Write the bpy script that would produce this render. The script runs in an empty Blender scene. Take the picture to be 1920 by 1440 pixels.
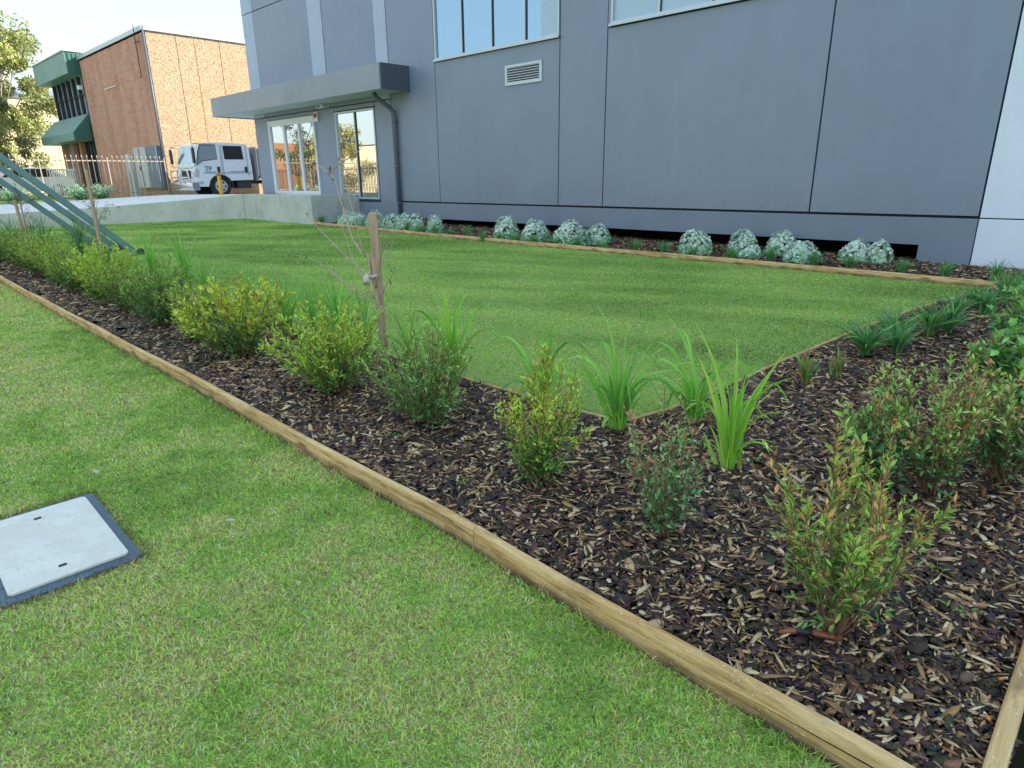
import bpy, bmesh, math, random
import numpy as np
from mathutils import Vector, Matrix

# ------------------------------------------------------------------ camera, sky, sun, exposure
scn = bpy.context.scene
COL = scn.collection
CAM_F, CAM_PITCH, CAM_ROLL, CAM_YAW, EYE = 1200.0, 0.310808684, -0.0100375670, -0.768628368, 1.6
_cp, _sp, _cy, _sy = math.cos(CAM_PITCH), math.sin(CAM_PITCH), math.cos(CAM_YAW), math.sin(CAM_YAW)
_F = Vector((_sy*_cp, _cy*_cp, -_sp)); _R = Vector((_cy, -_sy, 0)); _U = _R.cross(_F)
_R2 = math.cos(CAM_ROLL)*_R + math.sin(CAM_ROLL)*_U; _U2 = -math.sin(CAM_ROLL)*_R + math.cos(CAM_ROLL)*_U
cam = bpy.data.cameras.new("camera"); camo = bpy.data.objects.new("camera", cam); COL.objects.link(camo)
m4 = Matrix((( _R2.x, _U2.x, -_F.x, 0), (_R2.y, _U2.y, -_F.y, 0), (_R2.z, _U2.z, -_F.z, EYE), (0, 0, 0, 1)))
camo.matrix_world = m4
cam.sensor_width = 36.0; cam.sensor_fit = 'HORIZONTAL'; cam.lens = CAM_F/1920*36
cam.clip_start = 0.05; cam.clip_end = 3000
scn.camera = camo

SUN_EL, SUN_AZ = math.radians(27), math.radians(32)      # azimuth from +Y towards +X
world = bpy.data.worlds.new("World"); scn.world = world; world.use_nodes = True
wn = world.node_tree; wn.nodes.clear()
sky = wn.nodes.new('ShaderNodeTexSky'); sky.sky_type = 'NISHITA'; sky.sun_disc = False
sky.sun_elevation = SUN_EL; sky.sun_rotation = SUN_AZ; sky.air_density = 2.0; sky.dust_density = 0.6; sky.ozone_density = 3.0
bg = wn.nodes.new('ShaderNodeBackground'); bg.inputs[1].default_value = 0.15
wo = wn.nodes.new('ShaderNodeOutputWorld')
gm = wn.nodes.new('ShaderNodeGamma'); gm.inputs[1].default_value = 0.25     # softens the sky's contrast between horizon and zenith
wn.links.new(sky.outputs[0], gm.inputs[0]); tn = wn.nodes.new('ShaderNodeMix'); tn.data_type = 'RGBA'; tn.blend_type = 'MULTIPLY'; tn.inputs[0].default_value = 1.0; tn.inputs[7].default_value = (.74, .87, 1.0, 1)
wn.links.new(gm.outputs[0], tn.inputs[6]); wn.links.new(tn.outputs[2], bg.inputs[0]); wn.links.new(bg.outputs[0], wo.inputs[0])
sl = bpy.data.lights.new("sun", 'SUN'); sl.energy = 2.0; sl.angle = math.radians(0.5); sl.color = (1.0, 0.93, 0.80)
so = bpy.data.objects.new("sun", sl); COL.objects.link(so)
_sd = Vector((math.sin(SUN_AZ)*math.cos(SUN_EL), math.cos(SUN_AZ)*math.cos(SUN_EL), math.sin(SUN_EL)))
so.rotation_euler = _sd.to_track_quat('Z', 'Y').to_euler(); so.location = (0, 0, 30)
scn.view_settings.view_transform = 'Standard'; scn.view_settings.look = 'None'
scn.view_settings.exposure = 2.7; scn.view_settings.gamma = 1.0
scn.cycles.max_bounces = 8; scn.cycles.transparent_max_bounces = 12
try:
    scn.cycles.use_denoising = True
except Exception: pass

rng = np.random.default_rng(7)
R = random.Random(5)
PI = math.pi

# ------------------------------------------------------------------ node helpers
def newmat(name, base=(0.5, 0.5, 0.5), rough=0.6, metal=0.0, spec=0.5):
    m = bpy.data.materials.new(name); m.use_nodes = True
    b = m.node_tree.nodes['Principled BSDF']
    b.inputs['Base Color'].default_value = (*base, 1); b.inputs['Roughness'].default_value = rough
    b.inputs['Metallic'].default_value = metal
    if 'Specular IOR Level' in b.inputs: b.inputs['Specular IOR Level'].default_value = spec
    return m
def N(m, typ, **kw):
    n = m.node_tree.nodes.new(typ)
    for k, v in kw.items(): setattr(n, k, v)
    return n
def L(m, a, b): m.node_tree.links.new(a, b)
def bsdf(m): return m.node_tree.nodes['Principled BSDF']
def tex_coord(m, scale=(1, 1, 1), kind='Object', rot=(0, 0, 0)):
    tc = N(m, 'ShaderNodeTexCoord'); mp = N(m, 'ShaderNodeMapping'); mp.inputs['Scale'].default_value = scale
    mp.inputs['Rotation'].default_value = rot
    L(m, tc.outputs[kind], mp.inputs[0]); return mp.outputs[0]
def noise(m, vec, scale=5, detail=4, rough=0.6, dist=0.0):
    n = N(m, 'ShaderNodeTexNoise'); n.inputs['Scale'].default_value = scale; n.inputs['Detail'].default_value = detail
    n.inputs['Roughness'].default_value = rough; n.inputs['Distortion'].default_value = dist
    L(m, vec, n.inputs['Vector']); return n.outputs['Fac']
def ramp(m, fac, stops, interp='LINEAR'):
    r = N(m, 'ShaderNodeValToRGB'); r.color_ramp.interpolation = interp
    while len(r.color_ramp.elements) < len(stops): r.color_ramp.elements.new(0.5)
    for e, (p, c) in zip(r.color_ramp.elements, stops):
        e.position = p; e.color = (*c, 1) if len(c) == 3 else c
    L(m, fac, r.inputs[0]); return r.outputs[0]
def mix(m, fac, a, b, mode='MIX'):
    n = N(m, 'ShaderNodeMix', data_type='RGBA', blend_type=mode)
    for s, v in ((n.inputs[0], fac), (n.inputs[6], a), (n.inputs[7], b)):
        if isinstance(v, (int, float)): s.default_value = v
        elif isinstance(v, tuple): s.default_value = (*v, 1)
        else: L(m, v, s)
    return n.outputs[2]
def bump(m, h, strength=0.3, dist=0.01):
    b = N(m, 'ShaderNodeBump'); b.inputs['Strength'].default_value = strength; b.inputs['Distance'].default_value = dist
    L(m, h, b.inputs['Height']); L(m, b.outputs[0], bsdf(m).inputs['Normal'])
def setcol(m, c): L(m, c, bsdf(m).inputs['Base Color'])

# ------------------------------------------------------------------ object helpers
def tag(o, label=None, cat=None, group=None, kind=None):
    if label: o['label'] = label
    if cat: o['category'] = cat
    if group: o['group'] = group
    if kind: o['kind'] = kind
    return o
def empty(name, loc=(0, 0, 0), rz=0.0):
    o = bpy.data.objects.new(name, None); COL.objects.link(o); o.location = loc; o.rotation_euler = (0, 0, rz)
    o.empty_display_size = 0.1; return o
def link(name, me, mat, parent=None, smooth=False):
    o = bpy.data.objects.new(name, me); COL.objects.link(o)
    if isinstance(mat, (list, tuple)):
        for q in mat: me.materials.append(q)
    elif mat: me.materials.append(mat)
    if parent: o.parent = parent
    if smooth: me.polygons.foreach_set('use_smooth', [True]*len(me.polygons))
    return o
class MB:
    """collects shapes into one bmesh"""
    def __init__(s): s.bm = bmesh.new(); s.mi = 0
    def _tag(s, faces):
        for f in faces: f.material_index = s.mi
    def box(s, x0, x1, y0, y1, z0, z1, bev=0.0):
        b = bmesh.new()
        r = bmesh.ops.create_cube(b, size=1.0)
        for v in b.verts:
            v.co = Vector(((x0+x1)/2+v.co.x*(x1-x0), (y0+y1)/2+v.co.y*(y1-y0), (z0+z1)/2+v.co.z*(z1-z0)))
        if bev > 0: bmesh.ops.bevel(b, geom=b.edges[:]+b.verts[:], offset=bev, segments=2, affect='EDGES', profile=0.6)
        s.merge(b); return s
    def merge(s, b, mat=None):
        off = len(s.bm.verts); vs = [s.bm.verts.new(mat @ v.co if mat else v.co) for v in b.verts]
        b.verts.index_update()
        for f in b.faces:
            try:
                nf = s.bm.faces.new([vs[v.index] for v in f.verts]); nf.material_index = s.mi; nf.smooth = f.smooth
            except ValueError: pass
        b.free()
    def prism(s, pts, axis, a, b, bev=0.0):
        """pts: 2D outline; axis 'x','y','z' = extrusion axis from a to b"""
        def P(p, t):
            return Vector((t, p[0], p[1])) if axis == 'x' else Vector((p[0], t, p[1])) if axis == 'y' else Vector((p[0], p[1], t))
        q = bmesh.new()
        A = [q.verts.new(P(p, a)) for p in pts]; B = [q.verts.new(P(p, b)) for p in pts]
        q.faces.new(A); q.faces.new(B[::-1]); n = len(pts)
        for i in range(n): q.faces.new((A[i], A[(i+1) % n], B[(i+1) % n], B[i]))
        bmesh.ops.recalc_face_normals(q, faces=q.faces[:])
        if bev > 0: bmesh.ops.bevel(q, geom=q.edges[:]+q.verts[:], offset=bev, segments=2, affect='EDGES', profile=0.6)
        s.merge(q); return s
    def tube(s, pts, rad, n=8, caps=True):
        pts = [Vector(p) for p in pts]; rads = rad if isinstance(rad, (list, tuple)) else [rad]*len(pts)
        rings = []; up = None
        for i, p in enumerate(pts):
            d = (pts[min(i+1, len(pts)-1)]-pts[max(i-1, 0)]).normalized()
            if up is None: up = d.orthogonal().normalized()
            up = (up-d*up.dot(d)).normalized(); sd = d.cross(up)
            rings.append([s.bm.verts.new(p+(up*math.cos(2*PI*k/n)+sd*math.sin(2*PI*k/n))*rads[i]) for k in range(n)])
        for a, b in zip(rings, rings[1:]):
            for k in range(n):
                f = s.bm.faces.new((a[k], a[(k+1) % n], b[(k+1) % n], b[k])); f.material_index = s.mi; f.smooth = True
        if caps:
            for r in (rings[0][::-1], rings[-1]):
                f = s.bm.faces.new(r); f.material_index = s.mi
        return s
    def lathe(s, prof, c, axis='z', n=24):
        """prof: [(radius, offset)] along axis from centre c"""
        c = Vector(c); rings = []
        for r, t in prof:
            ring = []
            for k in range(n):
                a = 2*PI*k/n; u, v = r*math.cos(a), r*math.sin(a)
                ring.append(s.bm.verts.new(c+(Vector((t, u, v)) if axis == 'x' else Vector((u, t, v)) if axis == 'y' else Vector((u, v, t)))))
            rings.append(ring)
        for a, b in zip(rings, rings[1:]):
            for k in range(n):
                f = s.bm.faces.new((a[k], a[(k+1) % n], b[(k+1) % n], b[k])); f.material_index = s.mi; f.smooth = True
        for r in (rings[0][::-1], rings[-1]):
            f = s.bm.faces.new(r); f.material_index = s.mi
        return s
    def quad(s, a, b, c, d):
        f = s.bm.faces.new([s.bm.verts.new(Vector(q)) for q in (a, b, c, d)]); f.material_index = s.mi; return s
    def build(s, name, mat, parent=None):
        bmesh.ops.recalc_face_normals(s.bm, faces=s.bm.faces[:])
        me = bpy.data.meshes.new(name); s.bm.to_mesh(me); s.bm.free()
        return link(name, me, mat, parent)

def np_mesh(name, V, faces_list, mat, parent=None, vcol=None, smooth=False, matidx=None):
    """V (n,3); faces_list: list of int arrays (m,k)"""
    me = bpy.data.meshes.new(name)
    V = np.ascontiguousarray(V, dtype=np.float32)
    me.vertices.add(len(V)); me.vertices.foreach_set('co', V.ravel())
    loops = np.concatenate([f.ravel() for f in faces_list]).astype(np.int32)
    tot = np.concatenate([np.full(len(f), f.shape[1]) for f in faces_list]).astype(np.int32)
    start = np.concatenate([[0], np.cumsum(tot)[:-1]]).astype(np.int32)
    me.loops.add(len(loops)); me.loops.foreach_set('vertex_index', loops)
    me.polygons.add(len(tot)); me.polygons.foreach_set('loop_start', start)
    try: me.polygons.foreach_set('loop_total', tot)
    except Exception: pass
    if smooth: me.polygons.foreach_set('use_smooth', np.ones(len(tot), dtype=bool))
    if matidx is not None: me.polygons.foreach_set('material_index', matidx.astype(np.int32))
    me.update(calc_edges=True)
    if vcol is not None:
        at = me.color_attributes.new('col', 'FLOAT_COLOR', 'POINT')
        c4 = np.ones((len(V), 4), dtype=np.float32); c4[:, :3] = vcol
        at.data.foreach_set('color', c4.ravel())
    return link(name, me, mat, parent)

def vnoise(x, y, seed=0):
    """smooth value noise 0..1"""
    xi = np.floor(x).astype(np.int64); yi = np.floor(y).astype(np.int64); xf = x-xi; yf = y-yi
    def h(a, b):
        n = (a*374761393+b*668265263+seed*974634777) & 0xffffffff
        n = ((n ^ (n >> 13))*1274126177) & 0xffffffff
        return ((n ^ (n >> 16)) & 0xffff)/65535.0
    u = xf*xf*(3-2*xf); v = yf*yf*(3-2*yf)
    return (h(xi, yi)*(1-u)+h(xi+1, yi)*u)*(1-v)+(h(xi, yi+1)*(1-u)+h(xi+1, yi+1)*u)*v
def fbm(x, y, seed=0, o=3):
    s = 0; a = 0.5; t = 0
    for i in range(o):
        s = s+a*vnoise(x*2**i, y*2**i, seed+i*17); t += a; a *= 0.5
    return s/t
def unit(v): return v/np.maximum(np.linalg.norm(v, axis=-1, keepdims=True), 1e-9)
def poly_in(x, y, poly):
    ins = np.zeros(len(x), bool); n = len(poly)
    for i in range(n):
        x0, y0 = poly[i]; x1, y1 = poly[(i+1) % n]
        c = ((y0 > y) != (y1 > y)) & (x < (x1-x0)*(y-y0)/((y1-y0) if y1 != y0 else 1e-9)+x0)
        ins ^= c
    return ins

# ------------------------------------------------------------------ ground shape
def lawnz(X, Y): return .06+np.clip((Y-3.4)/6.2, 0, 1.1)*(.22-.0065*X)
def bedz(X, Y): return .09+np.clip((Y-3.4)/6.2, 0, 1.25)*(.20-.0065*X)

# ------------------------------------------------------------------ materials
def attr_leaf(name, rough=0.5, transl=0.25, spec=0.4, island=0.0):
    m = newmat(name, rough=rough, spec=spec)
    a = N(m, 'ShaderNodeAttribute'); a.attribute_name = 'col'
    L(m, a.outputs['Color'], bsdf(m).inputs['Base Color'])
    out = m.node_tree.nodes['Material Output']
    tr = N(m, 'ShaderNodeBsdfTranslucent'); L(m, a.outputs['Color'], tr.inputs[0])
    mx = N(m, 'ShaderNodeMixShader'); mx.inputs[0].default_value = transl
    L(m, bsdf(m).outputs[0], mx.inputs[1]); L(m, tr.outputs[0], mx.inputs[2]); L(m, mx.outputs[0], out.inputs[0])
    return m
M = {}
M['grass'] = attr_leaf('grass blades', 0.6, 0.45, 0.2)
M['leaf'] = attr_leaf('shrub leaves', 0.42, 0.25, 0.45)
M['strap'] = attr_leaf('strappy leaves', 0.5, 0.35, 0.3)
M['silver'] = attr_leaf('silver felt leaves', 0.75, 0.15, 0.2)
M['chips'] = attr_leaf('bark chips', 0.55, 0.0, 0.45)
M['chips'].node_tree.nodes['Mix Shader'].inputs[0].default_value = 0.0

m = M['soil'] = newmat('dark mulch bed', rough=0.9)
v = tex_coord(m); setcol(m, ramp(m, noise(m, v, 60, 5), [(0.3, (.018, .011, .009)), (0.62, (.055, .033, .026)), (0.8, (.14, .085, .055))]))
bump(m, noise(m, v, 90, 3), 0.8, 0.02)

def lawn_sheet(name, dry):
    m = newmat(name, rough=0.95, spec=0.1)
    v = tex_coord(m); v2 = tex_coord(m, (0.35, 1.0, 1), rot=(0, 0, -0.35))
    fine = ramp(m, noise(m, v, 160, 3, 0.7), [(0.25, (.14, .18, .05)), (0.5, (.30, .40, .11)), (0.75, (.50, .60, .20))])
    big = noise(m, v2, 2.2, 4, 0.6)
    c = mix(m, ramp(m, big, [(0.45, (0, 0, 0)), (0.75, (dry, dry, dry))]), fine, (.42, .42, .18))
    setcol(m, c); bump(m, noise(m, v, 120, 3), 0.6, 0.02); return m
M['lawn'] = lawn_sheet('mown lawn base', 0.4)
M['verge'] = lawn_sheet('verge lawn base', 0.55)

m = M['ground'] = newmat('distant ground', rough=0.95)
v = tex_coord(m); setcol(m, ramp(m, noise(m, v, 0.6, 5), [(0.3, (.09, .11, .05)), (0.7, (.17, .16, .09))]))
m = M['asphalt'] = newmat('asphalt road', rough=0.85)
v = tex_coord(m); setcol(m, ramp(m, noise(m, v, 70, 4), [(0.3, (.035, .035, .037)), (0.7, (.075, .073, .07))]))

def concrete(name, a, b, stain, sc=1.0):
    m = newmat(name, rough=0.8, spec=0.3)
    v = tex_coord(m, (sc, sc, sc)); vz = tex_coord(m, (1.4*sc, 1.4*sc, 1.0*sc))
    c = ramp(m, noise(m, v, 1.6, 6, 0.65, 0.4), [(0.3, a), (0.7, b)])
    st = ramp(m, noise(m, vz, 2.2, 5, 0.7), [(0.54, (0, 0, 0)), (0.66, (.45, .45, .45))])
    c = mix(m, st, c, stain)
    sp = ramp(m, noise(m, v, 70, 3), [(0.35, (.86, .86, .86)), (0.65, (1.05, 1.05, 1.05))])
    setcol(m, mix(m, 1.0, c, sp, 'MULTIPLY')); bump(m, noise(m, v, 50, 4), 0.25, 0.01); return m
M['conc'] = concrete('offform concrete', (.46, .50, .47), (.62, .65, .60), (.28, .32, .30))
M['slab'] = concrete('new concrete paving', (.70, .71, .70), (.80, .81, .80), (.6, .61, .6))
M['post'] = concrete('pale concrete block', (.40, .42, .42), (.5, .52, .52), (.3, .3, .3))

def paint(name, c, rough=0.55, var=0.06, spec=0.35):
    m = newmat(name, c, rough, spec=spec)
    v = tex_coord(m); vz = tex_coord(m, (2.0, 2.0, .25))
    lo = tuple(x*(1-var) for x in c); hi = tuple(min(1, x*(1+var)) for x in c)
    a = ramp(m, noise(m, v, 0.9, 5, 0.6), [(0.3, lo), (0.7, hi)])
    b = ramp(m, noise(m, vz, 1.2, 3, 0.5), [(0.35, (.975, .975, .975)), (0.65, (1.015, 1.015, 1.015))])
    setcol(m, mix(m, 1.0, a, b, 'MULTIPLY')); bump(m, noise(m, v, 140, 2), 0.06, 0.004); return m
M['wall'] = paint('charcoal blue render', (.212, .265, .360), .42, .05, .6)
def weather(m, zlo, zhi, dirt):
    # splashback near the ground and faint vertical runs
    b = bsdf(m); src = b.inputs['Base Color'].links[0].from_socket
    tc = N(m, 'ShaderNodeTexCoord'); sp = N(m, 'ShaderNodeSeparateXYZ'); L(m, tc.outputs['Object'], sp.inputs[0])
    mr = N(m, 'ShaderNodeMapRange'); mr.inputs[1].default_value = zhi; mr.inputs[2].default_value = zlo; L(m, sp.outputs[2], mr.inputs[0])
    n1 = ramp(m, noise(m, tex_coord(m, (3, 3, 1.2)), 2.0, 6, .7), [(0.35, (0, 0, 0)), (0.7, (1, 1, 1))])
    mu = N(m, 'ShaderNodeMath', operation='MULTIPLY'); L(m, mr.outputs[0], mu.inputs[0]); L(m, n1, mu.inputs[1])
    mu2 = N(m, 'ShaderNodeMath', operation='MULTIPLY'); mu2.inputs[1].default_value = .55; L(m, mu.outputs[0], mu2.inputs[0])
    c1 = mix(m, mu2.outputs[0], src, dirt)
    st = ramp(m, noise(m, tex_coord(m, (5.0, 5.0, .12)), 1.3, 5, .65), [(0.60, (0, 0, 0)), (0.78, (.16, .16, .16))])
    setcol(m, mix(m, st, c1, (.36, .40, .46)))
weather(M['wall'], 1.0, 1.6, (.19, .205, .23))
M['plinth'] = paint('charcoal plinth paint', (.205, .248, .315))
M['stripe'] = paint('pale grey render', (.42, .50, .62))
M['lightwall'] = paint('pale blue white render', (.74, .80, .92), var=.03)
M['awning'] = paint('metal awning cladding', (.26, .29, .33), 0.38, 0.1, 0.5)
M['awnend'] = paint('dark metal cladding', (.085, .10, .14), 0.45, 0.06)
M['soffit'] = paint('pale soffit lining', (.60, .66, .66), 0.6)
M['pipe'] = paint('charcoal pipe', (.10, .115, .15), 0.4)
M['void'] = newmat('dark subfloor', (.008, .009, .011), 0.9)
M['alu'] = newmat('silver window frame', (.50, .56, .60), 0.35, 0.35)
M['aluw'] = newmat('white door frame', (.70, .75, .80), 0.4, 0.0)
M['darkframe'] = newmat('black window frame', (.03, .035, .045), 0.35)
M['gapd'] = newmat('dark panel joint', (.035, .04, .05), 0.9)  # near-black backing colour seen in the gaps between wall panels

def glass(name, tint, refl, body):
    m = bpy.data.materials.new(name); m.use_nodes = True; nt = m.node_tree
    b = bsdf(m); b.inputs['Base Color'].default_value = (*body, 1); b.inputs['Roughness'].default_value = 0.2
    g = N(m, 'ShaderNodeBsdfGlossy'); g.inputs['Color'].default_value = (*tint, 1); g.inputs['Roughness'].default_value = 0.0
    mx = N(m, 'ShaderNodeMixShader'); mx.inputs[0].default_value = refl
    L(m, b.outputs[0], mx.inputs[1]); L(m, g.outputs[0], mx.inputs[2]); L(m, mx.outputs[0], nt.nodes['Material Output'].inputs[0])
    return m
M['glass'] = glass('reflective blue glazing', (.36, .52, .66), 0.72, (.05, .09, .13))
M['glassd'] = glass('reflective entrance glazing', (.85, .9, .92), 0.72, (.02, .025, .03))
M['blind'] = newmat('white blind behind glass', (.42, .55, .68), 0.25)  # blind colour; also painted as sky reflection on the brick building's upper glazing

# timber edging
m = M['timber'] = newmat('treated pine board', rough=0.75, spec=0.25)
v = tex_coord(m); vl = tex_coord(m, (1.1, 12, 26)); vf = tex_coord(m, (8, 40, 60))
c = ramp(m, noise(m, vl, 1.6, 6, 0.65, 0.6), [(0.25, (.33, .16, .055)), (0.45, (.62, .39, .16)), (0.7, (.80, .60, .33))])
c = mix(m, ramp(m, noise(m, vf, 2.0, 3, 0.6), [(0.60, (0, 0, 0)), (0.72, (.8, .8, .8))]), c, (.78, .68, .46))
c = mix(m, ramp(m, noise(m, tex_coord(m, (1.5, 6, 14)), 1.4, 5, 0.7), [(0.50, (0, 0, 0)), (0.68, (.9, .9, .9))]), c, (.17, .09, .045))
sx = N(m, 'ShaderNodeSeparateXYZ'); tcx = N(m, 'ShaderNodeTexCoord'); L(m, tcx.outputs['Object'], sx.inputs[0])
mr = N(m, 'ShaderNodeMapRange'); mr.inputs[1].default_value = 0.185; mr.inputs[2].default_value = 0.095; L(m, sx.outputs[2], mr.inputs[0])
dm = N(m, 'ShaderNodeMath', operation='MULTIPLY'); L(m, mr.outputs[0], dm.inputs[0]); L(m, noise(m, tex_coord(m, (2, 2, 2)), 3, 4), dm.inputs[1])
c = mix(m, ramp(m, dm.outputs[0], [(0.12, (0, 0, 0)), (0.42, (.85, .85, .85))]), c, (.09, .065, .04))
kn = N(m, 'ShaderNodeTexVoronoi'); kn.inputs['Scale'].default_value = 1.0; L(m, tex_coord(m, (1.6, 9, 9)), kn.inputs['Vector'])
c = mix(m, ramp(m, kn.outputs['Distance'], [(0.05, (.85, .85, .85)), (0.13, (0, 0, 0))]), c, (.10, .05, .025))
fl = noise(m, tex_coord(m, (60, 120, 120)), 1.0, 2)
c = mix(m, ramp(m, fl, [(0.64, (0, 0, 0)), (0.70, (.7, .7, .7))]), c, (.80, .70, .48))
setcol(m, c); bump(m, noise(m, vf, 1.5, 4), 0.6, 0.006)
m = M['stake'] = newmat('hardwood stake', rough=0.8)
setcol(m, ramp(m, noise(m, tex_coord(m, (20, 20, 1.5)), 3, 5), [(0.3, (.38, .23, .15)), (0.7, (.62, .44, .32))]))
m = M['bark'] = newmat('pale sapling bark', rough=0.8)
setcol(m, ramp(m, noise(m, tex_coord(m, (1, 1, .4)), 40, 4), [(0.3, (.34, .24, .17)), (0.7, (.56, .44, .33))]))
M['twig'] = newmat('shrub twigs', (.23, .13, .07), 0.7)
m = M['trunk'] = newmat('eucalypt bark', rough=0.85)
setcol(m, ramp(m, noise(m, tex_coord(m, (1, 1, .3)), 4, 5), [(0.3, (.16, .12, .09)), (0.7, (.36, .30, .24))]))
M['greensteel'] = paint('sea green painted steel', (.17, .29, .29), 0.45, 0.12)
M['green'] = paint('green sheet cladding', (.20, .33, .29), 0.5, 0.12)
M['greenribs'] = paint('green ribbed cladding', (.045, .15, .12), 0.5, 0.1)

m = M['brick'] = newmat('red face brick', rough=0.85)
tc = N(m, 'ShaderNodeTexCoord'); sp = N(m, 'ShaderNodeSeparateXYZ'); cb = N(m, 'ShaderNodeCombineXYZ')
L(m, tc.outputs['Object'], sp.inputs[0]); L(m, sp.outputs[0], cb.inputs[0]); L(m, sp.outputs[2], cb.inputs[1])
bt = N(m, 'ShaderNodeTexBrick'); bt.inputs['Scale'].default_value = 1.0; bt.inputs['Brick Width'].default_value = .24
bt.inputs['Row Height'].default_value = .086; bt.inputs['Mortar Size'].default_value = .010
bt.inputs['Color1'].default_value = (.62, .29, .19, 1); bt.inputs['Color2'].default_value = (.48, .20, .13, 1); bt.inputs['Mortar'].default_value = (.50, .38, .31, 1)
L(m, cb.outputs[0], bt.inputs['Vector'])
st = ramp(m, noise(m, tex_coord(m, (.8, .8, .16)), 1.5, 5, .65), [(0.48, (1, 1, 1)), (0.8, (.62, .58, .56))])
setcol(m, mix(m, 1.0, bt.outputs[0], st, 'MULTIPLY'))

m = M['aggregate'] = newmat('exposed aggregate panels', rough=0.9)
v = tex_coord(m)
vo = N(m, 'ShaderNodeTexVoronoi'); vo.inputs['Scale'].default_value = 50; L(m, v, vo.inputs['Vector'])
sc_ = N(m, 'ShaderNodeSeparateColor'); L(m, vo.outputs['Color'], sc_.inputs[0])
c = ramp(m, sc_.outputs[0], [(0.0, (.13, .08, .05)), (0.25, (.29, .19, .11)), (0.6, (.42, .30, .18)), (0.9, (.60, .48, .33))])
setcol(m, mix(m, ramp(m, noise(m, tex_coord(m, (1, 1, .25)), .9, 4), [(0.5, (0, 0, 0)), (.8, (.4, .4, .4))]), c, (.5, .30, .13))); bump(m, vo.outputs['Distance'], 0.5, 0.02)
M['cream'] = paint('cream rendered wall', (.62, .52, .34), 0.8)
M['white'] = newmat('white truck paint', (.74, .78, .80), 0.22, 0.0, 0.6)
M['whitep'] = paint('white painted metal', (.72, .72, .72), 0.5)
M['chrome'] = newmat('chrome', (.75, .77, .8), 0.12, 1.0)
M['black'] = newmat('black plastic', (.018, .018, .02), 0.45)
M['rubber'] = newmat('tyre rubber', (.022, .023, .026), 0.75)
M['rim'] = newmat('silver wheel', (.52, .55, .58), 0.35, 0.6)
M['autoglass'] = glass('truck glass', (.8, .88, .92), 0.35, (.22, .28, .32))
M['tinted'] = newmat('dark tinted window', (.025, .022, .03), 0.15)
M['seat'] = newmat('grey seat fabric', (.10, .09, .10), 0.9)
M['lens'] = newmat('headlight lens', (.55, .6, .65), 0.1, 0.3)
M['amber'] = newmat('amber lens', (.6, .18, .02), 0.2)
M['bluetext'] = newmat('blue vinyl lettering', (.035, .10, .28), 0.4)
M['chassis'] = newmat('dark chassis', (.03, .032, .036), 0.6)
M['tray'] = paint('grey steel tray', (.22, .24, .26), 0.5)
M['yellow'] = paint('yellow bollard paint', (.80, .42, .03), 0.45)
M['redcap'] = newmat('orange red cap', (.62, .13, .03), 0.5)
M['fence'] = newmat('beige fence paint', (.42, .34, .27), 0.5)
M['darkfence'] = newmat('black fence paint', (.03, .03, .03), 0.5)
M['cab'] = paint('pale grey cabinet', (.50, .52, .52), 0.55)
M['cab2'] = paint('blue grey cabinet', (.17, .22, .28), 0.55)
M['red'] = newmat('red strobe lens', (.6, .02, .02), 0.3)
M['plastic'] = newmat('white plastic', (.75, .76, .76), 0.4)
M['signblue'] = newmat('blue sign panel', (.04, .17, .55), 0.5)
M['terra'] = paint('orange brown render', (.45, .20, .10), 0.8)
M['pvc'] = newmat('brown drip pipe', (.30, .10, .045), 0.45)
M['filter'] = newmat('orange cigarette filter', (.72, .30, .06), 0.7)
M['tie'] = newmat('pale hessian tie', (.55, .50, .40), 0.9)
m = M['lid'] = newmat('pale composite lid', rough=0.6)
v = tex_coord(m); vo = N(m, 'ShaderNodeTexVoronoi', feature='DISTANCE_TO_EDGE'); vo.inputs['Scale'].default_value = 26
nw = N(m, 'ShaderNodeTexNoise'); nw.inputs['Scale'].default_value = 9; L(m, v, nw.inputs['Vector'])
vm = N(m, 'ShaderNodeVectorMath', operation='MULTIPLY_ADD'); vm.inputs[1].default_value = (.12, .12, .0)
L(m, nw.outputs['Color'], vm.inputs[0]); L(m, v, vm.inputs[2]); L(m, vm.outputs[0], vo.inputs['Vector'])
crk = ramp(m, vo.outputs['Distance'], [(0.0, (0, 0, 0)), (0.03, (1, 1, 1))])
nz = noise(m, v, 6, 4); lc = ramp(m, nz, [(0.3, (.64, .63, .56)), (0.7, (.77, .76, .69))])
msk = ramp(m, noise(m, v, 14, 2), [(0.42, (0, 0, 0)), (0.55, (1, 1, 1))])
dk = mix(m, msk, (.95, .95, .95), (.72, .72, .72))
setcol(m, mix(m, 1.0, lc, mix(m, crk, dk, (1.0, 1.0, 1.0)), 'MULTIPLY')); bump(m, crk, 0.35, 0.003)
M['lidframe'] = paint('blue grey pit frame', (.09, .14, .19), 0.6, .15)

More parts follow.
